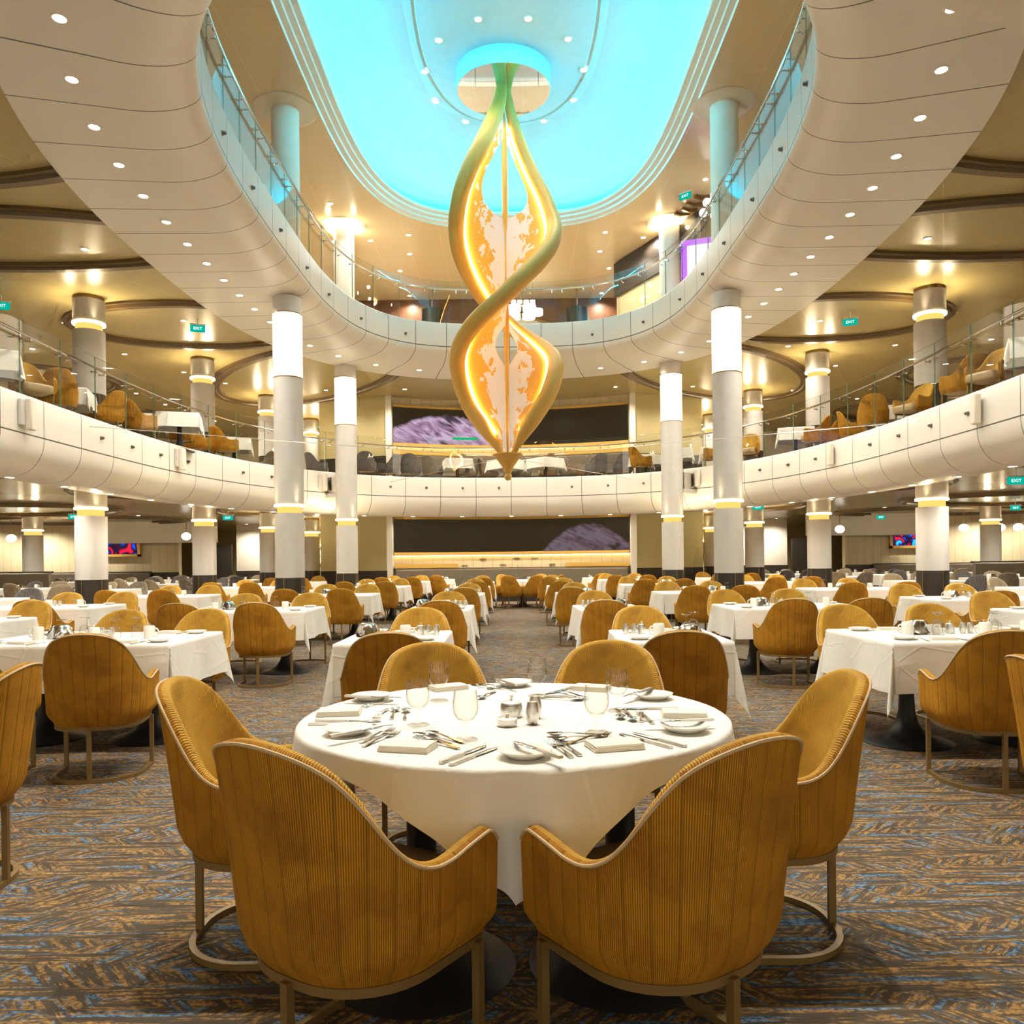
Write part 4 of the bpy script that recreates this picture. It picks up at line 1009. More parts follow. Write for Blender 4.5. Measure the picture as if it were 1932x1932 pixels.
def make_chair(full=True, low=False):
    root = thing('tub_chair', 'mustard velvet tub chair', 'chair')
    mb, P = make_shell(); sh = mb.build('shell', ['velvet_out', 'velvet_in'], root, sharp=75)
    if full:
        path = []
        for (x, y, nx, ny, s) in P:
            path.append(shell_pt(x, y, nx, ny, s, top_h(s) - 0.009, 0.001))
        x, y, nx, ny, s = P[0]; lo = [shell_pt(x, y + 0.001, nx, ny, s, z, 0.003) for z in (0.36, 0.45, 0.52)]
        x, y, nx, ny, s = P[-1]; hi = [shell_pt(x, y + 0.001, nx, ny, s, z, 0.003) for z in (0.52, 0.45, 0.36)]
        mb = MB(); mb.tube(path, 0.0048, 7); mb.build('piping', 'piping', sh)
    # cushion
    mb = MB(); rows = []
    ring = [(x, y) for x, y, nx, ny, s in plan(0.062, 33, 0.235)]
    ring = ring + [(0.21, 0.262), (0.12, 0.272), (0, 0.275), (-0.12, 0.272), (-0.21, 0.262)]
    for sc_, z in ((0.0, 0.345), (0.90, 0.345), (0.985, 0.36), (1.0, 0.395), (1.0, 0.435), (0.985, 0.462), (0.93, 0.476), (0.6, 0.484), (0.0, 0.486)):
        rows.append([(x * sc_, (y - 0.0) * sc_, z) for x, y in ring])
    mb.grid(rows, cv=True, flip=True); mb.build('seat_cushion', 'seat', root, sharp=60)
    # metal frame
    rp = plan(0.035, 33, 0.165)
    base = [(x, y, 0.012) for x, y, nx, ny, s in rp]
    if full:
        mb = MB(); mb.tube([(x, y, 0.322) for x, y, nx, ny, s in plan(0.050, 33, 0.18)], 0.0115, square=True); mb.tube([(-0.24, 0.175, 0.322), (0.24, 0.175, 0.322)], 0.010, square=True); mb.build('seat_rim', 'gold', root, sharp=30)
        mb = MB(); mb.tube(base, 0.0108, square=True); mb.build('base_ring', 'gold', root, sharp=30)
        for lx, ly in ((-HW + 0.035, 0.152), (HW - 0.035, 0.152), (0, YB + 0.035)):
            mb = MB(); mb.tube([(lx, ly, 0.0), (lx, ly, 0.325)], 0.0115, square=True, up=(0, 1, 0)); mb.build('leg', 'gold', root, sharp=30)
    else:
        mb = MB(); mb.tube(base, 0.0108, square=True)
        for lx, ly in ((-HW + 0.035, 0.152), (HW - 0.035, 0.152), (0, YB + 0.035)): mb.tube([(lx, ly, 0.0), (lx, ly, 0.345)], 0.0115, square=True, up=(0, 1, 0))
        mb.build('frame', 'gold', root, sharp=30)
    return root
CH_FULL = make_chair(True); CH_FAR = make_chair(False)
USED = set()
def chair(x, y, rz, label, group, full=True, tweed=None, z=0.0):
    src = CH_FULL if full else CH_FAR
    if src.as_pointer() not in USED:
        USED.add(src.as_pointer()); c = src; c.location = (x, y, z); c.rotation_euler = (0, 0, rz); c['label'] = label; c['group'] = group
    else: c = dup(src, (x, y, z), rz, label, group)
    if tweed:
        for k in children(c):
            if k.name.startswith('shell'):
                for sl, mt in zip(k.material_slots, (tweed, tweed)): sl.link = 'OBJECT'; sl.material = MAT[mt]
    return c

# ---- tables and cloths
def pedestal(mb, x=0.0):
    mb.lathe([(0.001, 0.0), (0.295, 0.0), (0.30, 0.006), (0.285, 0.016), (0.20, 0.034), (0.12, 0.075), (0.075, 0.14), (0.055, 0.22), (0.048, 0.35), (0.046, 0.70), (0.001, 0.70)], 36, (x, 0, 0))
def make_table(wx, wy, two=False, rnd=0.0, name='dining_table'):
    t = thing(name, 'dining table', 'table')
    mb = MB()
    if rnd: mb.lathe([(0.001, 0.70), (rnd - 0.02, 0.70), (rnd - 0.012, 0.742), (0.001, 0.742)], 64)
    else: mb.box((0, 0, 0.721), (wx - 0.025, wy - 0.025, 0.042))
    mb.build('tabletop', 'dark_base', t, smooth=False)
    for x in ((-wx * 0.27, wx * 0.27) if two else (0,)):
        mb = MB(); pedestal(mb, x); mb.build('pedestal', 'black', t, sharp=50)
    return t
ZT = 0.752
def fall(e, ph):
    return 0.022 * sm(0.0, 0.05, e) + 0.10 * e + 0.05 * e * math.sin(ph)
def make_cloth(wx, wy, over, rnd=0.0, rot=0.0, seed=0, n=56):
    rg = random.Random(seed); mb = MB(); rows = []
    ax, ay = (wx / 2 + over, wy / 2 + over) if not rnd else (over, over)
    f1, f2, f3 = rg.uniform(0, 6), rg.uniform(0, 6), rg.uniform(0, 6)
    def mp(u, v):
        # denser columns near the table edge
        x, y = ax * u, ay * v
        if rnd:
            r = math.hypot(x, y)
            if r <= rnd: return Vector((x, y, ZT))
            a = math.atan2(y, x); e = r - rnd
            k = e / 0.36
            R = rnd + 0.004 + min(e, 0.014) * 0.7 + 0.03 * k + 0.026 * k * math.sin(a * 9 + f1) + 0.03 * k * math.sin(a * 5 + f2) + 0.010 * k * math.sin(a * 23 + f3)
            for q in (-0.75, -0.25, 0.25, 0.75):
                dq = a - q * PI; R += k * (0.035 * math.exp(-((abs(dq) - 0.15) / 0.08) ** 2) - 0.055 * math.exp(-(dq / 0.07) ** 2))
            return Vector((math.cos(a) * R, math.sin(a) * R, ZT - max(0, e - 0.006) * (0.99 + 0.10 * math.sin(a * 9 + f1) * min(1, k))))
        hx, hy = wx / 2, wy / 2; qx, qy = max(-hx, min(hx, x)), max(-hy, min(hy, y)); dx, dy = x - qx, y - qy; e = math.hypot(dx, dy)
        if e < 1e-6: return Vector((x, y, ZT))
        if dx and dy:
            a = math.atan2(abs(dy), abs(dx)); b = PI / 4
            w_ = 0.055 * (e / 0.4) * (math.cos(6 * (a - b))) ; o = 0.008 + 0.16 * e * (0.55 + 0.45 * math.cos(4 * (a - b))) + w_ * 0.4
            an = a; sx, sy = math.copysign(1, dx), math.copysign(1, dy)
            return Vector((qx + sx * math.cos(an) * o, qy + sy * math.sin(an) * o, ZT - e * 0.985))
        p = (y if dx else x)
        o = 0.008 + e * 0.05 + 0.022 * e / 0.35 * math.sin(p * 9 + f1 + (2 if dx > 0 else 0) + (4 if dy > 0 else 0)) + 0.010 * e / 0.35 * math.sin(p * 21 + f2)
        return Vector((qx + (math.copysign(o, dx) if dx else 0), qy + (math.copysign(o, dy) if dy else 0), ZT - e * 0.985))
    # parameter lines include the table edge so the fold stays crisp
    def lines(a, h):
        if rnd: return [-1 + 2 * k / (n * 1.6) for k in range(int(n * 1.6) + 1)]
        o = [-a + (a - h) * k / 12 for k in range(12)] + [-h - 0.006, -h + 0.004] + [-h + 2 * h * k / 10 for k in range(1, 10)] + [h - 0.004, h + 0.006] + [h + (a - h) * k / 12 for k in range(1, 13)]
        return [q / a for q in o]
    for u in lines(ax, wx / 2): rows.append([mp(u, v) for v in lines(ay, wy / 2)])
    mb.grid(rows)
    return mb
CLOTH, TABLE = {}, {}
def place_table(kind, x, y, rz, desc, z=0.0, grp='square cloth-covered tables', cgrp='white cloths on the square tables'):
    wx, wy, two, over = dict(two=(0.72, 0.95, False, 0.36), four=(1.50, 1.02, True, 0.33), small=(0.80, 0.80, False, 0.30))[kind]
    if kind not in TABLE: t = TABLE[kind] = make_table(wx, wy, two); t.location = (x, y, z); t.rotation_euler = (0, 0, rz)
    else: t = dup(TABLE[kind], (x, y, z), rz)
    t['label'] = 'black pedestal dining table under cloth, ' + desc; t['group'] = grp
    vs_ = CLOTH.setdefault(kind, [])
    if len(vs_) < 3:
        o = make_cloth(wx, wy, over, seed=len(vs_) + 3).build('tablecloth', 'cloth', sharp=70); vs_.append(o)
    else:
        o = random.choice(vs_).copy(); COL.objects.link(o)
    o.location = (x, y, z); o.rotation_euler = (0, 0, rz)
    tag(o, 'white tablecloth on the ' + desc, 'tablecloth', cgrp)

# ---- tableware
def lathe_thing(name, prof, mat, n=24, sharp=50):
    mb = MB(); mb.lathe(prof, n); return mb.build(name, mat, sharp=sharp)
GOB = [(0.001, 0.0035), (0.030, 0.003), (0.0365, 0.0), (0.037, 0.002), (0.030, 0.006), (0.010, 0.011), (0.0055, 0.018), (0.0048, 0.030), (0.0068, 0.038), (0.0055, 0.044), (0.010, 0.051), (0.026, 0.062), (0.036, 0.078), (0.040, 0.096), (0.039, 0.118), (0.0345, 0.150), (0.0337, 0.1505), (0.0333, 0.149), (0.0378, 0.118), (0.0388, 0.096), (0.0348, 0.079), (0.025, 0.064), (0.001, 0.056)]
PROTO = {}
def proto(key, fn):
    if key not in PROTO: o = fn(); PROTO[key] = [o, False]
    return PROTO[key]
def put(key, fn, loc, rz, label, cat, group, rx=None):
    p = proto(key, fn)
    if not p[1]: p[1] = True; o = p[0]
    else: o = dup(p[0])
    o.location = loc; o.rotation_euler = rx if rx else (0, 0, rz); tag(o, label, cat, group); return o
def f_glass(): return lathe_thing('water_glass', GOB, 'glass', 28, 80)
def f_glass_up():
    H = 0.1505; return lathe_thing('water_glass', [(r, H - z) for r, z in GOB], 'glass', 18, 80)
def f_plate(): return lathe_thing('bread_plate', [(0.001, 0.004), (0.043, 0.003), (0.046, 0.0), (0.050, 0.002), (0.062, 0.010), (0.078, 0.0205), (0.0785, 0.0225), (0.076, 0.0225), (0.060, 0.013), (0.047, 0.0075), (0.001, 0.0070)], 'ceramic', 40, 60)
def f_mug():
    r = thing('coffee_mug', 'mug', 'mug')
    mb = MB(); mb.lathe([(0.036, 0.0), (0.0385, 0.0), (0.0400, 0.05), (0.0395, 0.085), (0.034, 0.094), (0.001, 0.0945)], 26); mb.build('body', 'ceramic', r, sharp=50)
    mb = MB(); mb.tube([(0.038, 0, 0.018), (0.058, 0, 0.020), (0.068, 0, 0.036), (0.067, 0, 0.058), (0.056, 0, 0.072), (0.038, 0, 0.074)], 0.0055, 8); mb.build('handle', 'ceramic', r); return r
def f_napkin():
    mb = MB(); rows = []
    for k, (w_, d_, z0, z1) in enumerate(((0.150, 0.098, 0.0, 0.0062), (0.147, 0.096, 0.0064, 0.0125), (0.144, 0.094, 0.0127, 0.0188))):
        n = 10; pr = []
        for a in range(n + 1):
            q = -PI / 2 + PI * a / n; pr.append((-w_ / 2 - 0.004 * math.cos(q), (z0 + z1) / 2 + (z1 - z0) / 2 * math.sin(q)))
        pr += [(w_ / 2, z1), (w_ / 2, z0)]
        b = mb.grid([[(x, yy, z + 0.0012 * math.sin(3 * yy / d_ * 2 + k)) for x, z in pr] for yy in (-d_ / 2, -d_ / 6, d_ / 6, d_ / 2)], cv=True); m = len(pr)
        mb.face(list(range(b, b + m))); mb.face(list(range(b + 3 * m, b + 4 * m))[::-1])
    return mb.build('folded_napkin', 'napkin', sharp=50)
def strip(mb, st):
    """flat bar through stations (x, half width, z, thickness)"""
    rows = [[(x, -w_, z), (x, w_, z), (x, w_ * 0.85, z + t), (x, -w_ * 0.85, z + t)] for x, w_, z, t in st]
    b = mb.grid(rows, cv=True); mb.face([b, b + 1, b + 2, b + 3]); e = b + 4 * (len(rows) - 1); mb.face([e + 3, e + 2, e + 1, e])
def f_knife():
    r = thing('table_knife', 'knife', 'knife')
    mb = MB(); strip(mb, [(-0.115, 0.0072, 0.0, 0.0075), (-0.108, 0.0092, 0.0, 0.0085), (-0.05, 0.0075, 0.0, 0.0075), (-0.005, 0.0062, 0.0005, 0.0065)]); mb.build('handle', 'steel', r, sharp=60)
    mb = MB(); strip(mb, [(-0.006, 0.006, 0.002, 0.003), (0.02, 0.0095, 0.002, 0.0022), (0.08, 0.010, 0.002, 0.0018), (0.105, 0.0072, 0.002, 0.0016), (0.117, 0.0015, 0.002, 0.0014)]); mb.build('blade', 'chrome', r, sharp=60); return r
def f_fork():
    r = thing('table_fork', 'fork', 'fork')
    mb = MB(); strip(mb, [(-0.100, 0.0065, 0.001, 0.003), (-0.092, 0.0085, 0.001, 0.003), (-0.04, 0.0045, 0.005, 0.0028), (0.02, 0.0034, 0.010, 0.0026), (0.037, 0.007, 0.008, 0.0022), (0.046, 0.0122, 0.0045, 0.002), (0.058, 0.0126, 0.0025, 0.002)]); mb.build('handle', 'chrome', r, sharp=60)
    for k in range(4):
        y = -0.0105 + 0.007 * k; mb = MB(); mb.tube([(0.056, y, 0.0032), (0.075, y, 0.0028), (0.090, y * 0.97, 0.005), (0.100, y * 0.94, 0.0095)], [0.0017, 0.0017, 0.0014, 0.0008], 5); mb.build('tine', 'chrome', r)
    return r
def f_spoon():
    r = thing('teaspoon', 'spoon', 'spoon')
    mb = MB(); strip(mb, [(-0.095, 0.0062, 0.001, 0.003), (-0.087, 0.0082, 0.001, 0.003), (-0.035, 0.0045, 0.005, 0.0028), (0.025, 0.0032, 0.0095, 0.0026), (0.042, 0.0042, 0.0085, 0.0022)]); mb.build('handle', 'chrome', r, sharp=60)
    mb = MB(); rows = []
    for k in range(8):
        q = max(0.02, k / 7); rows.append([(0.064 + 0.027 * q * math.cos(2 * PI * j / 20), 0.0175 * q * math.sin(2 * PI * j / 20) * (1 - 0.18 * math.cos(2 * PI * j / 20)), 0.0015 + 0.0085 * q * q) for j in range(20)])
    rows += [[(x, y, z + 0.001) for x, y, z in rows[-1]]]; mb.grid(rows, cv=True); mb.build('bowl', 'chrome', r, sharp=80); return r
def f_shaker():
    mb = MB(); mb.lathe([(0.001, 0), (0.0165, 0), (0.0175, 0.002), (0.0235, 0.03), (0.0235, 0.042), (0.018, 0.070), (0.016, 0.075), (0.001, 0.0765)], 24); return mb.build('pepper_shaker', 'steel', sharp=40)
def f_sugar():
    r = thing('sugar_bowl', 'bowl', 'bowl')
    mb = MB(); mb.lathe([(0.001, 0), (0.036, 0), (0.038, 0.003), (0.0405, 0.02), (0.038, 0.042), (0.036, 0.044), (0.001, 0.044)], 32); mb.build('body', 'steel', r, sharp=40)
    mb = MB(); mb.lathe([(0.037, 0.044), (0.035, 0.05), (0.018, 0.057), (0.005, 0.059), (0.004, 0.064), (0.0075, 0.073), (0.0075, 0.076), (0.001, 0.077)], 32); mb.build('lid', 'steel', r, sharp=40); return r
def f_dish():
    r = thing('butter_dish', 'dish', 'dish')
    mb = MB(); mb.lathe([(0.001, 0), (0.032, 0), (0.0335, 0.002), (0.0335, 0.020), (0.001, 0.020)], 32); mb.build('body', 'steel', r, sharp=40)
    mb = MB(); mb.lathe([(0.0345, 0.020), (0.0345, 0.0245), (0.030, 0.027), (0.005, 0.028), (0.004, 0.032), (0.007, 0.039), (0.001, 0.041)], 32); mb.build('lid', 'steel', r, sharp=40); return r
def f_basket():
    mb = MB(); rows = []; rg = random.Random(5)
    for k in range(28):
        a = 2 * PI * k / 28; r = []
        for j, (rr, z) in enumerate(((0.095, 0.0), (0.092, 0.02), (0.082, 0.05), (0.066, 0.082), (0.050, 0.095), (0.02, 0.097), (0.001, 0.097))):
            q = rr * (1 + (rg.uniform(-0.06, 0.06) if 0 < j < 4 else 0)); r.append((q * math.cos(a), q * math.sin(a), z + (0.008 * math.sin(5 * a) if j == 0 else 0) + 0.0085 * (j == 0)))
        rows.append(r)
    mb.grid(rows, cu=True); return mb.build('bread_basket', 'chrome', sharp=20)
CARD_TEXT = {}
def table_card(x, y, z, rz, num, label):
    t = thing('table_card', label, 'card', (x, y, z), rz)
    mb = MB(); mb.box((0, 0, 0.035), (0.095, 0.012, 0.07)); mb.build('card', 'paper', t, smooth=False)
    me = text_mesh(num, 0.020); me.materials.clear(); me.materials.append(MAT['ink']); o = bpy.data.objects.new('number', me); COL.objects.link(o); adopt(o, t); o.location = (0.022, -0.0068, 0.055); o.rotation_euler = (PI / 2, 0, 0)
def f_creamer():
    r = thing('creamer_jug', 'jug', 'jug')
    mb = MB(); mb.lathe([(0.001, 0), (0.028, 0), (0.030, 0.004), (0.031, 0.05), (0.027, 0.066), (0.024, 0.068), (0.010, 0.072), (0.004, 0.074), (0.004, 0.08), (0.007, 0.086), (0.001, 0.09)], 24); mb.build('body', 'steel', r, sharp=40)
    mb = MB(); mb.tube([(-0.029, 0, 0.055), (-0.05, 0, 0.052), (-0.052, 0, 0.02), (-0.03, 0, 0.012)], 0.004, 6); mb.build('handle', 'steel', r); return r

# ================================================================== the round table in front
RX, RY, RR = 0.0, 2.83, 0.735
rt = make_table(1, 1, False, RR, 'round_table')
rt.location = (RX, RY, 0); rt['label'] = 'large round table with black pedestals in the middle, set for six'
for k in children(rt):
    if k.name.startswith('pedestal'): k.location = (-0.30, -0.28, 0)
mb = MB(); pedestal(mb, 0.0); o = mb.build('pedestal', 'black', rt, sharp=50); o.location = (0.34, -0.26, 0)
mb = make_cloth(1, 1, 0.81, rnd=RR, seed=4, n=110)
oc_ = mb.build('tablecloth', 'cloth', loc=(RX, RY, 0), sharp=80, rz=PI / 4); tag(oc_, 'ivory cloth draped over the large round table, one corner hanging to the front', 'tablecloth')
for x, y, rz, lab in ((-0.395, 2.06, -0.593, 'large mustard corduroy tub chair at the front left of the round table'), (0.365, 2.06, 0.593, 'large mustard corduroy tub chair at the front right of the round table'),
                     (-0.86, 2.80, -PI / 2 + 0.03, 'mustard corduroy tub chair at the left side of the round table'), (0.86, 2.80, PI / 2 - 0.03, 'mustard corduroy tub chair at the right side of the round table'),
                     (-0.34, 3.60, PI + 0.22, 'mustard velvet tub chair with a dark stain, far left side of the round table'), (0.40, 3.60, PI - 0.25, 'mustard velvet tub chair at the far right side of the round table')):
    ch_ = chair(x, y, rz, lab, 'chairs around the round table')
    if 'stain' in lab:
        for k in children(ch_):
            if k.name.startswith('shell'): k.material_slots[1].link = 'OBJECT'; k.material_slots[1].material = MAT['velvet_stain']
chair(-2.33, 3.22, PI / 2 + 0.12, 'mustard tub chair cut off by the left edge, facing out of the photo', 'chairs cut by the edges')
chair(2.36, 3.12, -PI / 2 - 0.12, 'mustard tub chair cut off by the right edge, facing out of the photo', 'chairs cut by the edges')

Z1 = ZT + 0.001
def tp(px, py, z=Z1): return at(px, py, z)
SEAT = lambda p: {0: 'right-hand', 1: 'far right', 2: 'far left', 3: 'left-hand', 4: 'front left', 5: 'front right'}[int(((math.degrees(math.atan2(p.y - RY, p.x - RX)) + 30) % 360) // 60)]
for (px, py), who in zip(((657, 1384), (991, 1427), (1292, 1379), (1232, 1318), (970, 1294), (701, 1320)), ('left-hand', 'front right', 'right-hand', 'far right', 'far left', 'upper left')):
    p = tp(px, py); put('plate', f_plate, p, 0, 'white bread plate on the round table, %s one' % who, 'plate', 'bread plates on the round table')
for (px, py), who in zip(((789, 1368), (879, 1395), (828, 1322), (1014, 1313), (1165, 1341), (1126, 1382)), ('second from the left front', 'front left', 'far left', 'farthest centre', 'far right', 'front right')):
    p = tp(px, py); put('glass', f_glass, p, 0, 'clear stemmed water glass on the round table, %s one' % who, 'glass', 'glasses on the round table')
for (px, py), rz, who in (((771, 1413), -0.25, 'front left'), ((1160, 1410), 0.25, 'front right'), ((641, 1347), 0.1, 'left-hand'), ((1291, 1350), -0.1, 'right-hand'), ((846, 1300), 0.5, 'far left'), ((1116, 1301), -0.4, 'far right')):
    put('napkin', f_napkin, tp(px, py), rz, 'folded ivory napkin on the round table, %s place' % who, 'napkin', 'napkins on the round table')
def lay(kind, head, tail, lab, lift=0.0, flip=False):
    h, t = tp(*head), tp(*tail)
    if lift: h = at(*head, Z1 + lift); t = at(*tail, Z1 + lift)
    m = (h + t) / 2; d = h - t; rz = math.atan2(d.y, d.x); fn = dict(knife=f_knife, fork=f_fork, spoon=f_spoon)[kind]
    return put(kind, fn, (m.x, m.y, Z1 + lift), rz, lab, kind, 'cutlery on the round table')
for kind, head, tail, lab in (
    ('fork', (754, 1372), (667, 1408), 'outer dinner fork left of the front left napkin'), ('fork', (765, 1378), (669, 1416), 'inner dinner fork left of the front left napkin'),
    ('spoon', (771, 1385), (861, 1408), 'larger spoon above the front left napkin'), ('spoon', (800, 1383), (879, 1404), 'smaller spoon above the front left napkin'),
    ('fork', (790, 1395), (862, 1413), 'small fork under the spoons above the front left napkin'),
    ('knife', (914, 1409), (834, 1440), 'inner knife right of the front left napkin'), ('knife', (931, 1414), (858, 1442), 'outer knife right of the front left napkin'),
    ('knife', (706, 1368), (586, 1368), 'nearer knife in front of the left-hand napkin'), ('knife', (720, 1362), (594, 1361), 'farther knife in front of the left-hand napkin'),
    ('fork', (707, 1358), (731, 1339), 'short fork right of the left-hand napkin'), ('spoon', (748, 1337), (738, 1359), 'larger spoon beside the left-hand glass'), ('spoon', (767, 1340), (763, 1360), 'smaller spoon beside the left-hand glass'),
    ('fork', (676, 1337), (737, 1323), 'fork beside the upper left plate'),
    ('fork', (932, 1302), (894, 1293), 'nearer fork left of the farthest plate'), ('fork', (948, 1301), (905, 1291), 'farther fork left of the farthest plate'), ('spoon', (908, 1319), (930, 1308), 'spoon in front of the far left forks'),
    ('knife', (1026, 1311), (1090, 1296), 'nearer knife right of the farthest glass'), ('knife', (1036, 1310), (1096, 1294), 'farther knife right of the farthest glass'),
    ('spoon', (1090, 1322), (1028, 1318), 'nearer spoon in front of the far right napkin'), ('spoon', (1100, 1320), (1038, 1315), 'farther spoon in front of the far right napkin'), ('fork', (1048, 1305), (1112, 1319), 'fork crossing the spoons in front of the far right napkin'),
    ('knife', (1183, 1338), (1256, 1338), 'knife behind the right-hand napkin'), ('spoon', (1171, 1356), (1167, 1343), 'smaller spoon by the right-hand glass'), ('spoon', (1193, 1359), (1184, 1347), 'larger spoon by the right-hand glass'),
    ('fork', (1207, 1341), (1211, 1364), 'first fork left of the right-hand plate'), ('fork', (1197, 1340), (1240, 1372), 'second fork left of the right-hand plate'),
    ('knife', (1168, 1385), (1267, 1412), 'inner knife right of the front right napkin'), ('knife', (1197, 1384), (1290, 1409), 'outer knife right of the front right napkin'),
    ('spoon', (1046, 1389), (1125, 1388), 'farther spoon above the front right napkin'), ('spoon', (1051, 1399), (1134, 1391), 'nearer spoon above the front right napkin'), ('fork', (1156, 1384), (1062, 1407), 'dinner fork above the front right napkin'),
    ('fork', (1019, 1392), (1096, 1441), 'outer dinner fork right of the front plate'), ('fork', (1036, 1392), (1109, 1435), 'inner dinner fork right of the front plate')):
    lay(kind, head, tail, lab + ' on the round table')
for head, tail, lab in (((725, 1372), (640, 1388), 'butter knife lying across the left-hand bread plate'), ((983, 1405), (1044, 1426), 'butter knife lying across the front bread plate'), ((1230, 1362), (1330, 1360), 'butter knife lying across the right-hand bread plate'),
                        ((1175, 1316), (1230, 1300), 'butter knife lying across the far right bread plate'), ((938, 1282), (970, 1293), 'butter knife lying across the farthest bread plate'), ((747, 1317), (660, 1315), 'butter knife lying across the upper left bread plate')):
    lay('knife', head, tail, lab, 0.0235)
put('sugar', f_sugar, tp(965, 1352), 0, 'steel sugar bowl with knobbed lid in the middle of the round table', 'bowl', 'steel cruets on the round table')
put('dish', f_dish, tp(957, 1369), 0, 'low lidded steel dish in front of the sugar bowl on the round table', 'dish', 'steel cruets on the round table')
put('shaker', f_shaker, tp(1005, 1366), 0, 'steel shaker beside the sugar bowl, front one of two', 'shaker', 'steel cruets on the round table')
put('shaker', f_shaker, tp(1010, 1354), 0, 'steel shaker half hidden behind the front shaker on the round table', 'shaker', 'steel cruets on the round table')

# ================================================================== rows of tables
def set_two(x, y, rz, desc, g, rg, left):
    z = Z1; c, s_ = math.cos(rz), math.sin(rz)
    def W(u, v): return (x + u * c - v * s_, y + u * s_ + v * c, z)
    k = -1 if left else 1
    put('mug', f_mug, W(-k * 0.08, -0.14), 0.0 if left else PI, 'upturned white mug on the ' + desc, 'mug', g)
    put('glass_up', f_glass_up, W(k * 0.14, -0.02), 0, 'upturned water glass, near place of the ' + desc, 'glass', g); put('glass_up', f_glass_up, W(k * 0.24, 0.20), 0, 'upturned water glass, far place of the ' + desc, 'glass', g)
    put('basket', f_basket, W(k * 0.10, -0.30) if not left else W(-0.22, 0.05), rg.uniform(0, 6), 'hammered steel bread basket on the ' + desc, 'basket', g)
    put('plate', f_plate, W(-k * 0.24, -0.30), 0, 'white bread plate, near side of the ' + desc, 'plate', g); put('plate', f_plate, W(k * 0.2, 0.36), 0, 'white bread plate, far side of the ' + desc, 'plate', g)
    put('shaker', f_shaker, W(-k * 0.22, 0.08), 0, 'steel shaker, first one on the ' + desc, 'shaker', g); put('shaker', f_shaker, W(-k * 0.28, 0.10), 0, 'steel shaker, second one on the ' + desc, 'shaker', g)
    put('creamer', f_creamer, W(-k * 0.16, 0.12), 0, 'small steel jug on the ' + desc, 'jug', g)
    put('dish', f_dish, W(-k * 0.24, -0.01), 0, 'low lidded steel dish on the ' + desc, 'dish', g)
    put('napkin', f_napkin, W(0.02, 0.30), rz + 0.2, 'folded napkin, far side of the ' + desc, 'napkin', g)
    put('fork', f_fork, W(-k * 0.13, -0.33), rz + 1.2, 'fork beside the near plate of the ' + desc, 'fork', g); put('knife', f_knife, W(-k * 0.06, -0.36), rz + 1.7, 'knife beside the near plate of the ' + desc, 'knife', g)
def set_four(x, y, rz, desc, g, rg, near=True, card=None, shift=0.0):
    z = Z1; c, s_ = math.cos(rz), math.sin(rz)
    def W(u, v): return (x + u * c - v * s_, y + u * s_ + v * c, z)
    for u, nm in ((-0.36, 'left'), (0.36, 'right')):
        for v, fn in ((-0.24, 'near'), (0.24, 'far')):
            put('glass_up', f_glass_up, W(u * 0.55 + (0.06 if fn == 'far' else -0.02), v * 0.35), 0, 'upturned glass, %s %s place of the %s' % (fn, nm, desc), 'glass', g)
            put('plate', f_plate, W(u + (0.25 if u > 0 else -0.22), v * 1.4), 0, 'bread plate, %s %s place of the %s' % (fn, nm, desc), 'plate', g)
            if near:
                put('napkin', f_napkin, W(u + 0.02, v * 1.55), rz + rg.uniform(-0.3, 0.3), 'folded napkin, %s %s place of the %s' % (fn, nm, desc), 'napkin', g)
                put('fork', f_fork, W(u - 0.13, v * 1.6), rz + 1.57 * (1 if v < 0 else -1) + rg.uniform(-.2, .2), 'fork, %s %s place of the %s' % (fn, nm, desc), 'fork', g)
                put('knife', f_knife, W(u + 0.13, v * 1.6), rz + 1.57 * (1 if v < 0 else -1) + rg.uniform(-.2, .2), 'knife, %s %s place of the %s' % (fn, nm, desc), 'knife', g)
        put('mug', f_mug, W(u * 1.15, -0.05), 0 if u > 0 else PI, 'upturned white mug, %s half of the %s' % (nm, desc), 'mug', g)
    put('mug', f_mug, W(0.06, -0.16), PI, 'upturned white mug in the middle of the ' + desc, 'mug', g)
    put('basket', f_basket, W(-0.30 + shift, 0.05), rg.uniform(0, 6), 'hammered steel bread basket on the ' + desc, 'basket', g)
    put('shaker', f_shaker, W(0.02, 0.04), 0, 'steel shaker, first one on the ' + desc, 'shaker', g); put('shaker', f_shaker, W(0.08, 0.05), 0, 'steel shaker, second one on the ' + desc, 'shaker', g)
    put('creamer', f_creamer, W(-0.06, 0.06), 0, 'small steel jug on the ' + desc, 'jug', g)
    if card: table_card(*W(card[1], card[2])[:2], z, rz, card[0], 'white table card printed %s on the %s' % (card[0], desc))
def set_far(x, y, desc, g, rg, wide=True):
    for k, u in enumerate((-0.42, -0.15, 0.15, 0.42) if wide else (-0.2, 0.2)):
        put('glass_up', f_glass_up, (x + u + rg.uniform(-.05, .05), y + rg.uniform(-.2, .2), Z1), 0, 'upturned glass on the ' + desc, 'glass', g)
    for u in ((-0.3, 0.3) if wide else (0.05,)):
        put('mug', f_mug, (x + u, y + rg.uniform(-.25, .1), Z1), rg.uniform(0, 6), 'upturned white mug on the ' + desc, 'mug', g)
    put('basket', f_basket, (x + rg.uniform(-.2, .2), y + 0.1, Z1), rg.uniform(0, 6), 'hammered steel bread basket on the ' + desc, 'basket', g)
rg = random.Random(11)
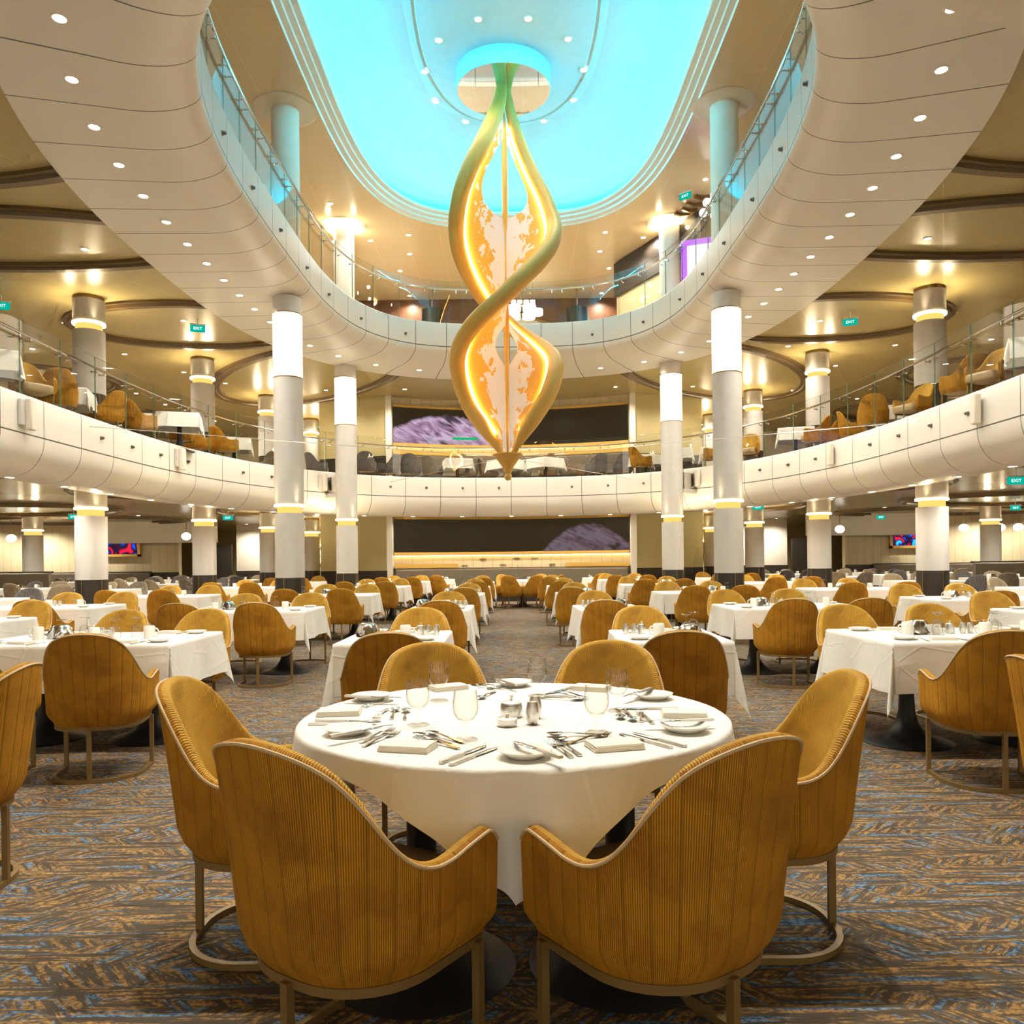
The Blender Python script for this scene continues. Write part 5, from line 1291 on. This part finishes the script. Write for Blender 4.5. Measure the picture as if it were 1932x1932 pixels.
# the two rows beside the aisle: tables for two
for sx, sn, X, fars in ((-1, 'left', -0.85, (6.32, 10.0, 13.9, 17.6, 21.4)), (1, 'right', 1.11, (6.22, 9.74, 13.65, 17.4, 21.2))):
    for k, yf in enumerate(fars):
        y = yf - 0.475; desc = '%s table beside the aisle, %s side' % (ordinal(k), sn); g = 'tableware on the ' + desc
        place_table('two', X, y, rg.uniform(-.02, .02), desc)
        xo = 0.10 if sx < 0 else -0.14
        if k: xo += rg.uniform(-.06, .06)
        chair(X + xo, y - 0.475 - 0.50, rg.uniform(-.12, .12) - sx * 0.10, 'mustard tub chair, near side of the ' + desc, 'mustard chairs in the rows', k < 3)
        chair(X + rg.uniform(-.04, .06), y + 0.475 + 0.30, PI + rg.uniform(-.1, .1), 'mustard tub chair, far side of the ' + desc, 'mustard chairs in the rows', k < 3)
        if k < 3: set_two(X, y, 0, desc, g, rg, sx < 0)
        else: set_far(X, y, desc, g, rg, False)
# tables for four further out
ROWS = ((-1, 'left', -3.12, 'second', ((5.97, 1), (9.52, 1), (13.7, 0), (17.95, 0), (22.3, 0))), (1, 'right', 3.16, 'second', ((5.58, 1), (9.1, 1), (13.2, 0), (17.5, 0), (21.9, 0))),
        (-1, 'left', -5.88, 'third', ((8.05, 1), (10.75, 1), (14.0, 0), (18.6, 0), (23.2, 0))), (1, 'right', 5.72, 'third', ((7.75, 1), (10.4, 1), (14.0, 0), (18.1, 0), (22.8, 0))))
for sx, sn, X, on_, ys in ROWS:
    for k, (y, near) in enumerate(ys):
        x = X + (-sx * -0.25 if (on_ == 'third' and k == 1) else 0) + (sx * 0.1 * k if on_ == 'third' else 0)
        desc = '%s table of the %s %s row' % (ordinal(k), on_, sn); g = 'tableware on the ' + desc
        place_table('four', x, y, rg.uniform(-.02, .02), desc)
        for u, nm in ((-0.40, 'left'), (0.40, 'right')):
            j = rg.uniform(-.05, .05)
            if on_ == 'second' and k == 0: xn = {-1: (-3.36, -2.58), 1: (2.72, 3.52)}[sx][0 if u < 0 else 1]; dn = 0.48
            else: xn = x + u + j; dn = 0.46
            chair(xn, y - 0.51 - dn, rg.uniform(-.14, .14) - sx * 0.12, 'mustard tub chair, near %s side of the %s' % (nm, desc), 'mustard chairs in the rows', near)
            chair(x + u + rg.uniform(-.05, .05), y + 0.51 + 0.30, PI + rg.uniform(-.12, .12), 'mustard tub chair, far %s side of the %s' % (nm, desc), 'mustard chairs in the rows', near)
        if near: set_four(x, y, 0, desc, g, rg, k == 0 and on_ == 'second', {('left', 'second', 0): ('109', 0.10, -0.10), ('right', 'second', 0): ('106', -0.22, -0.02)}.get((sn, on_, k)), 0.0 if sx < 0 else 0.0)
        else: set_far(x, y, desc, g, rg)
# chairs at the ends of a few tables and two round tables by the banquette
for x, y, nm in ((0.28, 22.6, 'middle'), (-2.2, 24.45, 'left'), (2.6, 24.45, 'right')):
    if nm == 'middle':
        t = make_table(1, 1, False, 0.60, 'round_table'); t.location = (x, y, 0); t['label'] = 'round table under a pointed white cloth at the end of the aisle'
        o = make_cloth(1, 1, 0.72, rnd=0.60, seed=9, n=30).build('tablecloth', 'cloth', loc=(x, y, 0), sharp=80, rz=PI / 4); tag(o, 'pointed white cloth on the round table at the end of the aisle', 'tablecloth')
        for a, l in ((200, 'left'), (250, 'near left'), (290, 'near right'), (340, 'right'), (60, 'far right'), (120, 'far left')):
            q = math.radians(a); chair(x + 0.85 * math.cos(q), y + 0.85 * math.sin(q), q + PI / 2, 'mustard tub chair, %s side of the round table ending the aisle' % l, 'mustard chairs in the rows', False)
        set_far(x, y, 'round table at the end of the aisle', 'tableware on the aisle end table', rg)
    else:
        desc = 'square table by the banquette, %s of the aisle end' % nm
        place_table('small', x, y, 0, desc)
        chair(x, y - 0.66, rg.uniform(-.3, .3), 'mustard tub chair at the ' + desc, 'mustard chairs in the rows', False); set_far(x, y, desc, 'tableware on the ' + desc, rg, False)
# far halls: cloth tables with grey tweed chairs
TW = ('tweed_dark', 'tweed_light', 'tweed_mid', 'tweed_light', 'tweed_dark')
TWN = dict(tweed_dark='charcoal tweed', tweed_light='beige tweed', tweed_mid='taupe tweed')
for sx, sn in ((-1, 'left'), (1, 'right')):
    n_ = 0
    for i, (X, ys) in enumerate(((9.2, (13.4, 17.9, 22.6, 27.0)), (11.9, (15.4, 19.6, 24.6, 28.8)), (14.6, (18.3, 26.6)), (17.4, (20.6, 26.4)))):
        for k, y in enumerate(ys):
            x = sx * (X + 0.15 * (k % 2)); desc = '%s table in far %s row %s' % (ordinal(k), sn, ('one', 'two', 'three', 'four')[i])
            place_table('four', x, y, rg.uniform(-.05, .05), desc, 0, 'far hall tables', 'cloths in the far halls')
            for u, nm in ((-0.38, 'left'), (0.38, 'right')):
                for v, fn in ((-0.86, 'near'), (0.80, 'far')):
                    tw = TW[(n_ * 3 + i + k) % 5]; n_ += 1
                    chair(x + u + rg.uniform(-.08, .08), y + v + rg.uniform(-.08, .08), (0 if v < 0 else PI) + rg.uniform(-.5, .5), '%s tub chair, %s %s side of the %s' % (TWN[tw], fn, nm, desc), 'tweed chairs in the far halls', False, tw)
            set_far(x, y, desc, 'tableware on the ' + desc, rg)

# ================================================================== middle deck furniture along the balustrade
ZC = FL2 + 0.90
PILL = [(sx * X - 0.05 * (X < 5), y) for sx in (-1, 1) for X, y in ((4.25, 15.4), (4.25, 20.75), (8.25, 15.6), (7.85, 20.3), (7.6, 24.9))]
TAKEN = []
def clear(p, rad):
    for _ in range(12):
        i = min(range(NC), key=lambda k: (CL[k].x - p.x) ** 2 + (CL[k].y - p.y) ** 2)
        s_ = (p.x - CL[i].x) * NL[i].x + (p.y - CL[i].y) * NL[i].y
        if s_ < rad + 0.22: p.x += NL[i].x * (rad + 0.22 - s_); p.y += NL[i].y * (rad + 0.22 - s_)
        for qx, qy, qr in [(x, y, 0.32) for x, y in PILL] + TAKEN:
            dx, dy = p.x - qx, p.y - qy; d_ = math.hypot(dx, dy)
            if d_ < rad + qr: k = (rad + qr - d_ + 0.01) / max(d_, 1e-3); p.x += dx * k + NL[i].x * 0.02; p.y += dy * k + NL[i].y * 0.02
        if abs(p.x) < 3.9: p.y = min(p.y, niche_y(p.x) - 0.85 - rad)
        elif abs(p.x) < 6.4: p.y = min(p.y, 24.9 - rad)
    TAKEN.append((p.x, p.y, rad)); return p
def up_chair(px, py, rz, lab, tweed=None, dd=0.0):
    p = clear(at(px, py, ZC), 0.33)
    chair(p.x, p.y, rz, lab, 'chairs on the middle deck', False, tweed, FL2)
for a in ((58, 676, -2.2, 'mustard tub chair at the far left end of the middle deck'), (109, 702, 0.6, 'mustard tub chair second from the left end of the middle deck'), (200, 740, 1.3, 'mustard tub chair seen side-on, left part of the middle deck'),
          (273, 757, -0.5, 'mustard tub chair in front of a cloth table, left part of the middle deck'), (353, 782, 1.9, 'yellow-lit tub chair facing left beside the second left pillar, middle deck'), (370, 802, -0.4, 'brown-backed tub chair left of its twin, middle deck left'), (430, 800, -0.6, 'brown-backed tub chair right of its twin, middle deck left'),
          (1406, 815, 2.6, 'mustard tub chair just right of the near right pillar, middle deck'), (1537, 787, 1.0, 'mustard tub chair facing a cloth table, middle deck right'), (1574, 794, 0.3, 'brown tub chair by the balustrade, middle deck right'), (1611, 775, -1.9, 'yellow-lit tub chair facing right, middle deck right'),
          (1645, 748, -0.4, 'tall brown tub chair back, middle deck right'), (1722, 722, 1.9, 'mustard tub chair side-on before the right hall pillar, middle deck'), (1809, 676, 0.2, 'mustard tub chair back right of the right hall pillar, middle deck'), (1855, 653, 2.0, 'mustard tub chair at the far right end of the middle deck'),
          (1208, 843, -1.2, 'mustard tub chair facing right beside the far right pillar, middle deck'), (1337, 827, 1.3, 'mustard tub chair facing left between the right pillars, middle deck')): up_chair(*a)
for px, py, rz, tw, lab in ((512, 853, 0.6, 'tweed_mid', 'small grey tub chair left of the near left pillar, middle deck'), (598, 855, -0.8, 'tweed_dark', 'charcoal tub chair between the two left pillars, middle deck'), (690, 854, 0.1, 'tweed_dark', 'charcoal tub chair right of the far left pillar, middle deck'), (732, 858, 1.2, 'tweed_dark', 'charcoal tub chair side-on, second right of the far left pillar'),
                            (766, 858, 0.0, 'tweed_dark', 'dark tub chair left of the screen edge, middle deck'), (815, 861, -0.5, 'tweed_mid', 'grey tub chair before the purple screen, middle deck'), (884, 868, 1.2, 'tweed_mid', 'grey tub chair facing left under the screen, middle deck'), (918, 868, -1.2, 'tweed_mid', 'grey tub chair just left of the sculpture tip'), (984, 868, 0.9, 'tweed_mid', 'grey tub chair just right of the sculpture tip'),
                            (1030, 872, 1.3, 'tweed_light', 'grey tub chair second right of the sculpture tip'), (1053, 864, -0.9, 'tweed_mid', 'grey tub chair right of centre, middle deck'), (1126, 857, 0.4, 'tweed_dark', 'charcoal tub chair before the right end of the screen, middle deck'), (1106, 872, 1.0, 'tweed_mid', 'low grey tub chair beside the charcoal one, middle deck'), (1176, 856, 0.1, 'tweed_dark', 'dark tub chair left of the far right pillar, middle deck')):
    up_chair(px, py, rz, lab, tw)
for k, (px, py, rz, lab) in enumerate(((-12, 668, 0.5, 'left edge'), (140, 736, 0.3, 'left hall pillar'), (236, 779, 0.4, 'left chairs'), (315, 785, 0.3, 'yellow-lit left chair'), (478, 818, 0.3, 'near left pillar'), (852, 871, 0.2, 'screen left half'), (944, 872, 0.7, 'sculpture tip'), (1006, 872, 0.7, 'sculpture tip, right side'), (1092, 870, 0.2, 'screen right half'), (1240, 841, -0.2, 'far right pillar'), (1296, 838, -0.2, 'right pillars'), (1445, 806, -0.3, 'right balustrade bend'), (1680, 765, -0.4, 'tall brown chair'), (1922, 650, -0.5, 'right edge'))):
    p = clear(at(px, py, FL2 + 0.75), 0.50); desc = 'middle deck table near the ' + lab
    place_table('small', p.x, p.y, rz, desc, FL2, 'middle deck tables', 'cloths on the middle deck')
    for u in (-0.15, 0.15): put('glass_up', f_glass_up, (p.x + u, p.y + 0.1 * (u > 0), FL2 + Z1), 0, 'upturned glass on the ' + desc, 'glass', 'glasses on the ' + desc)
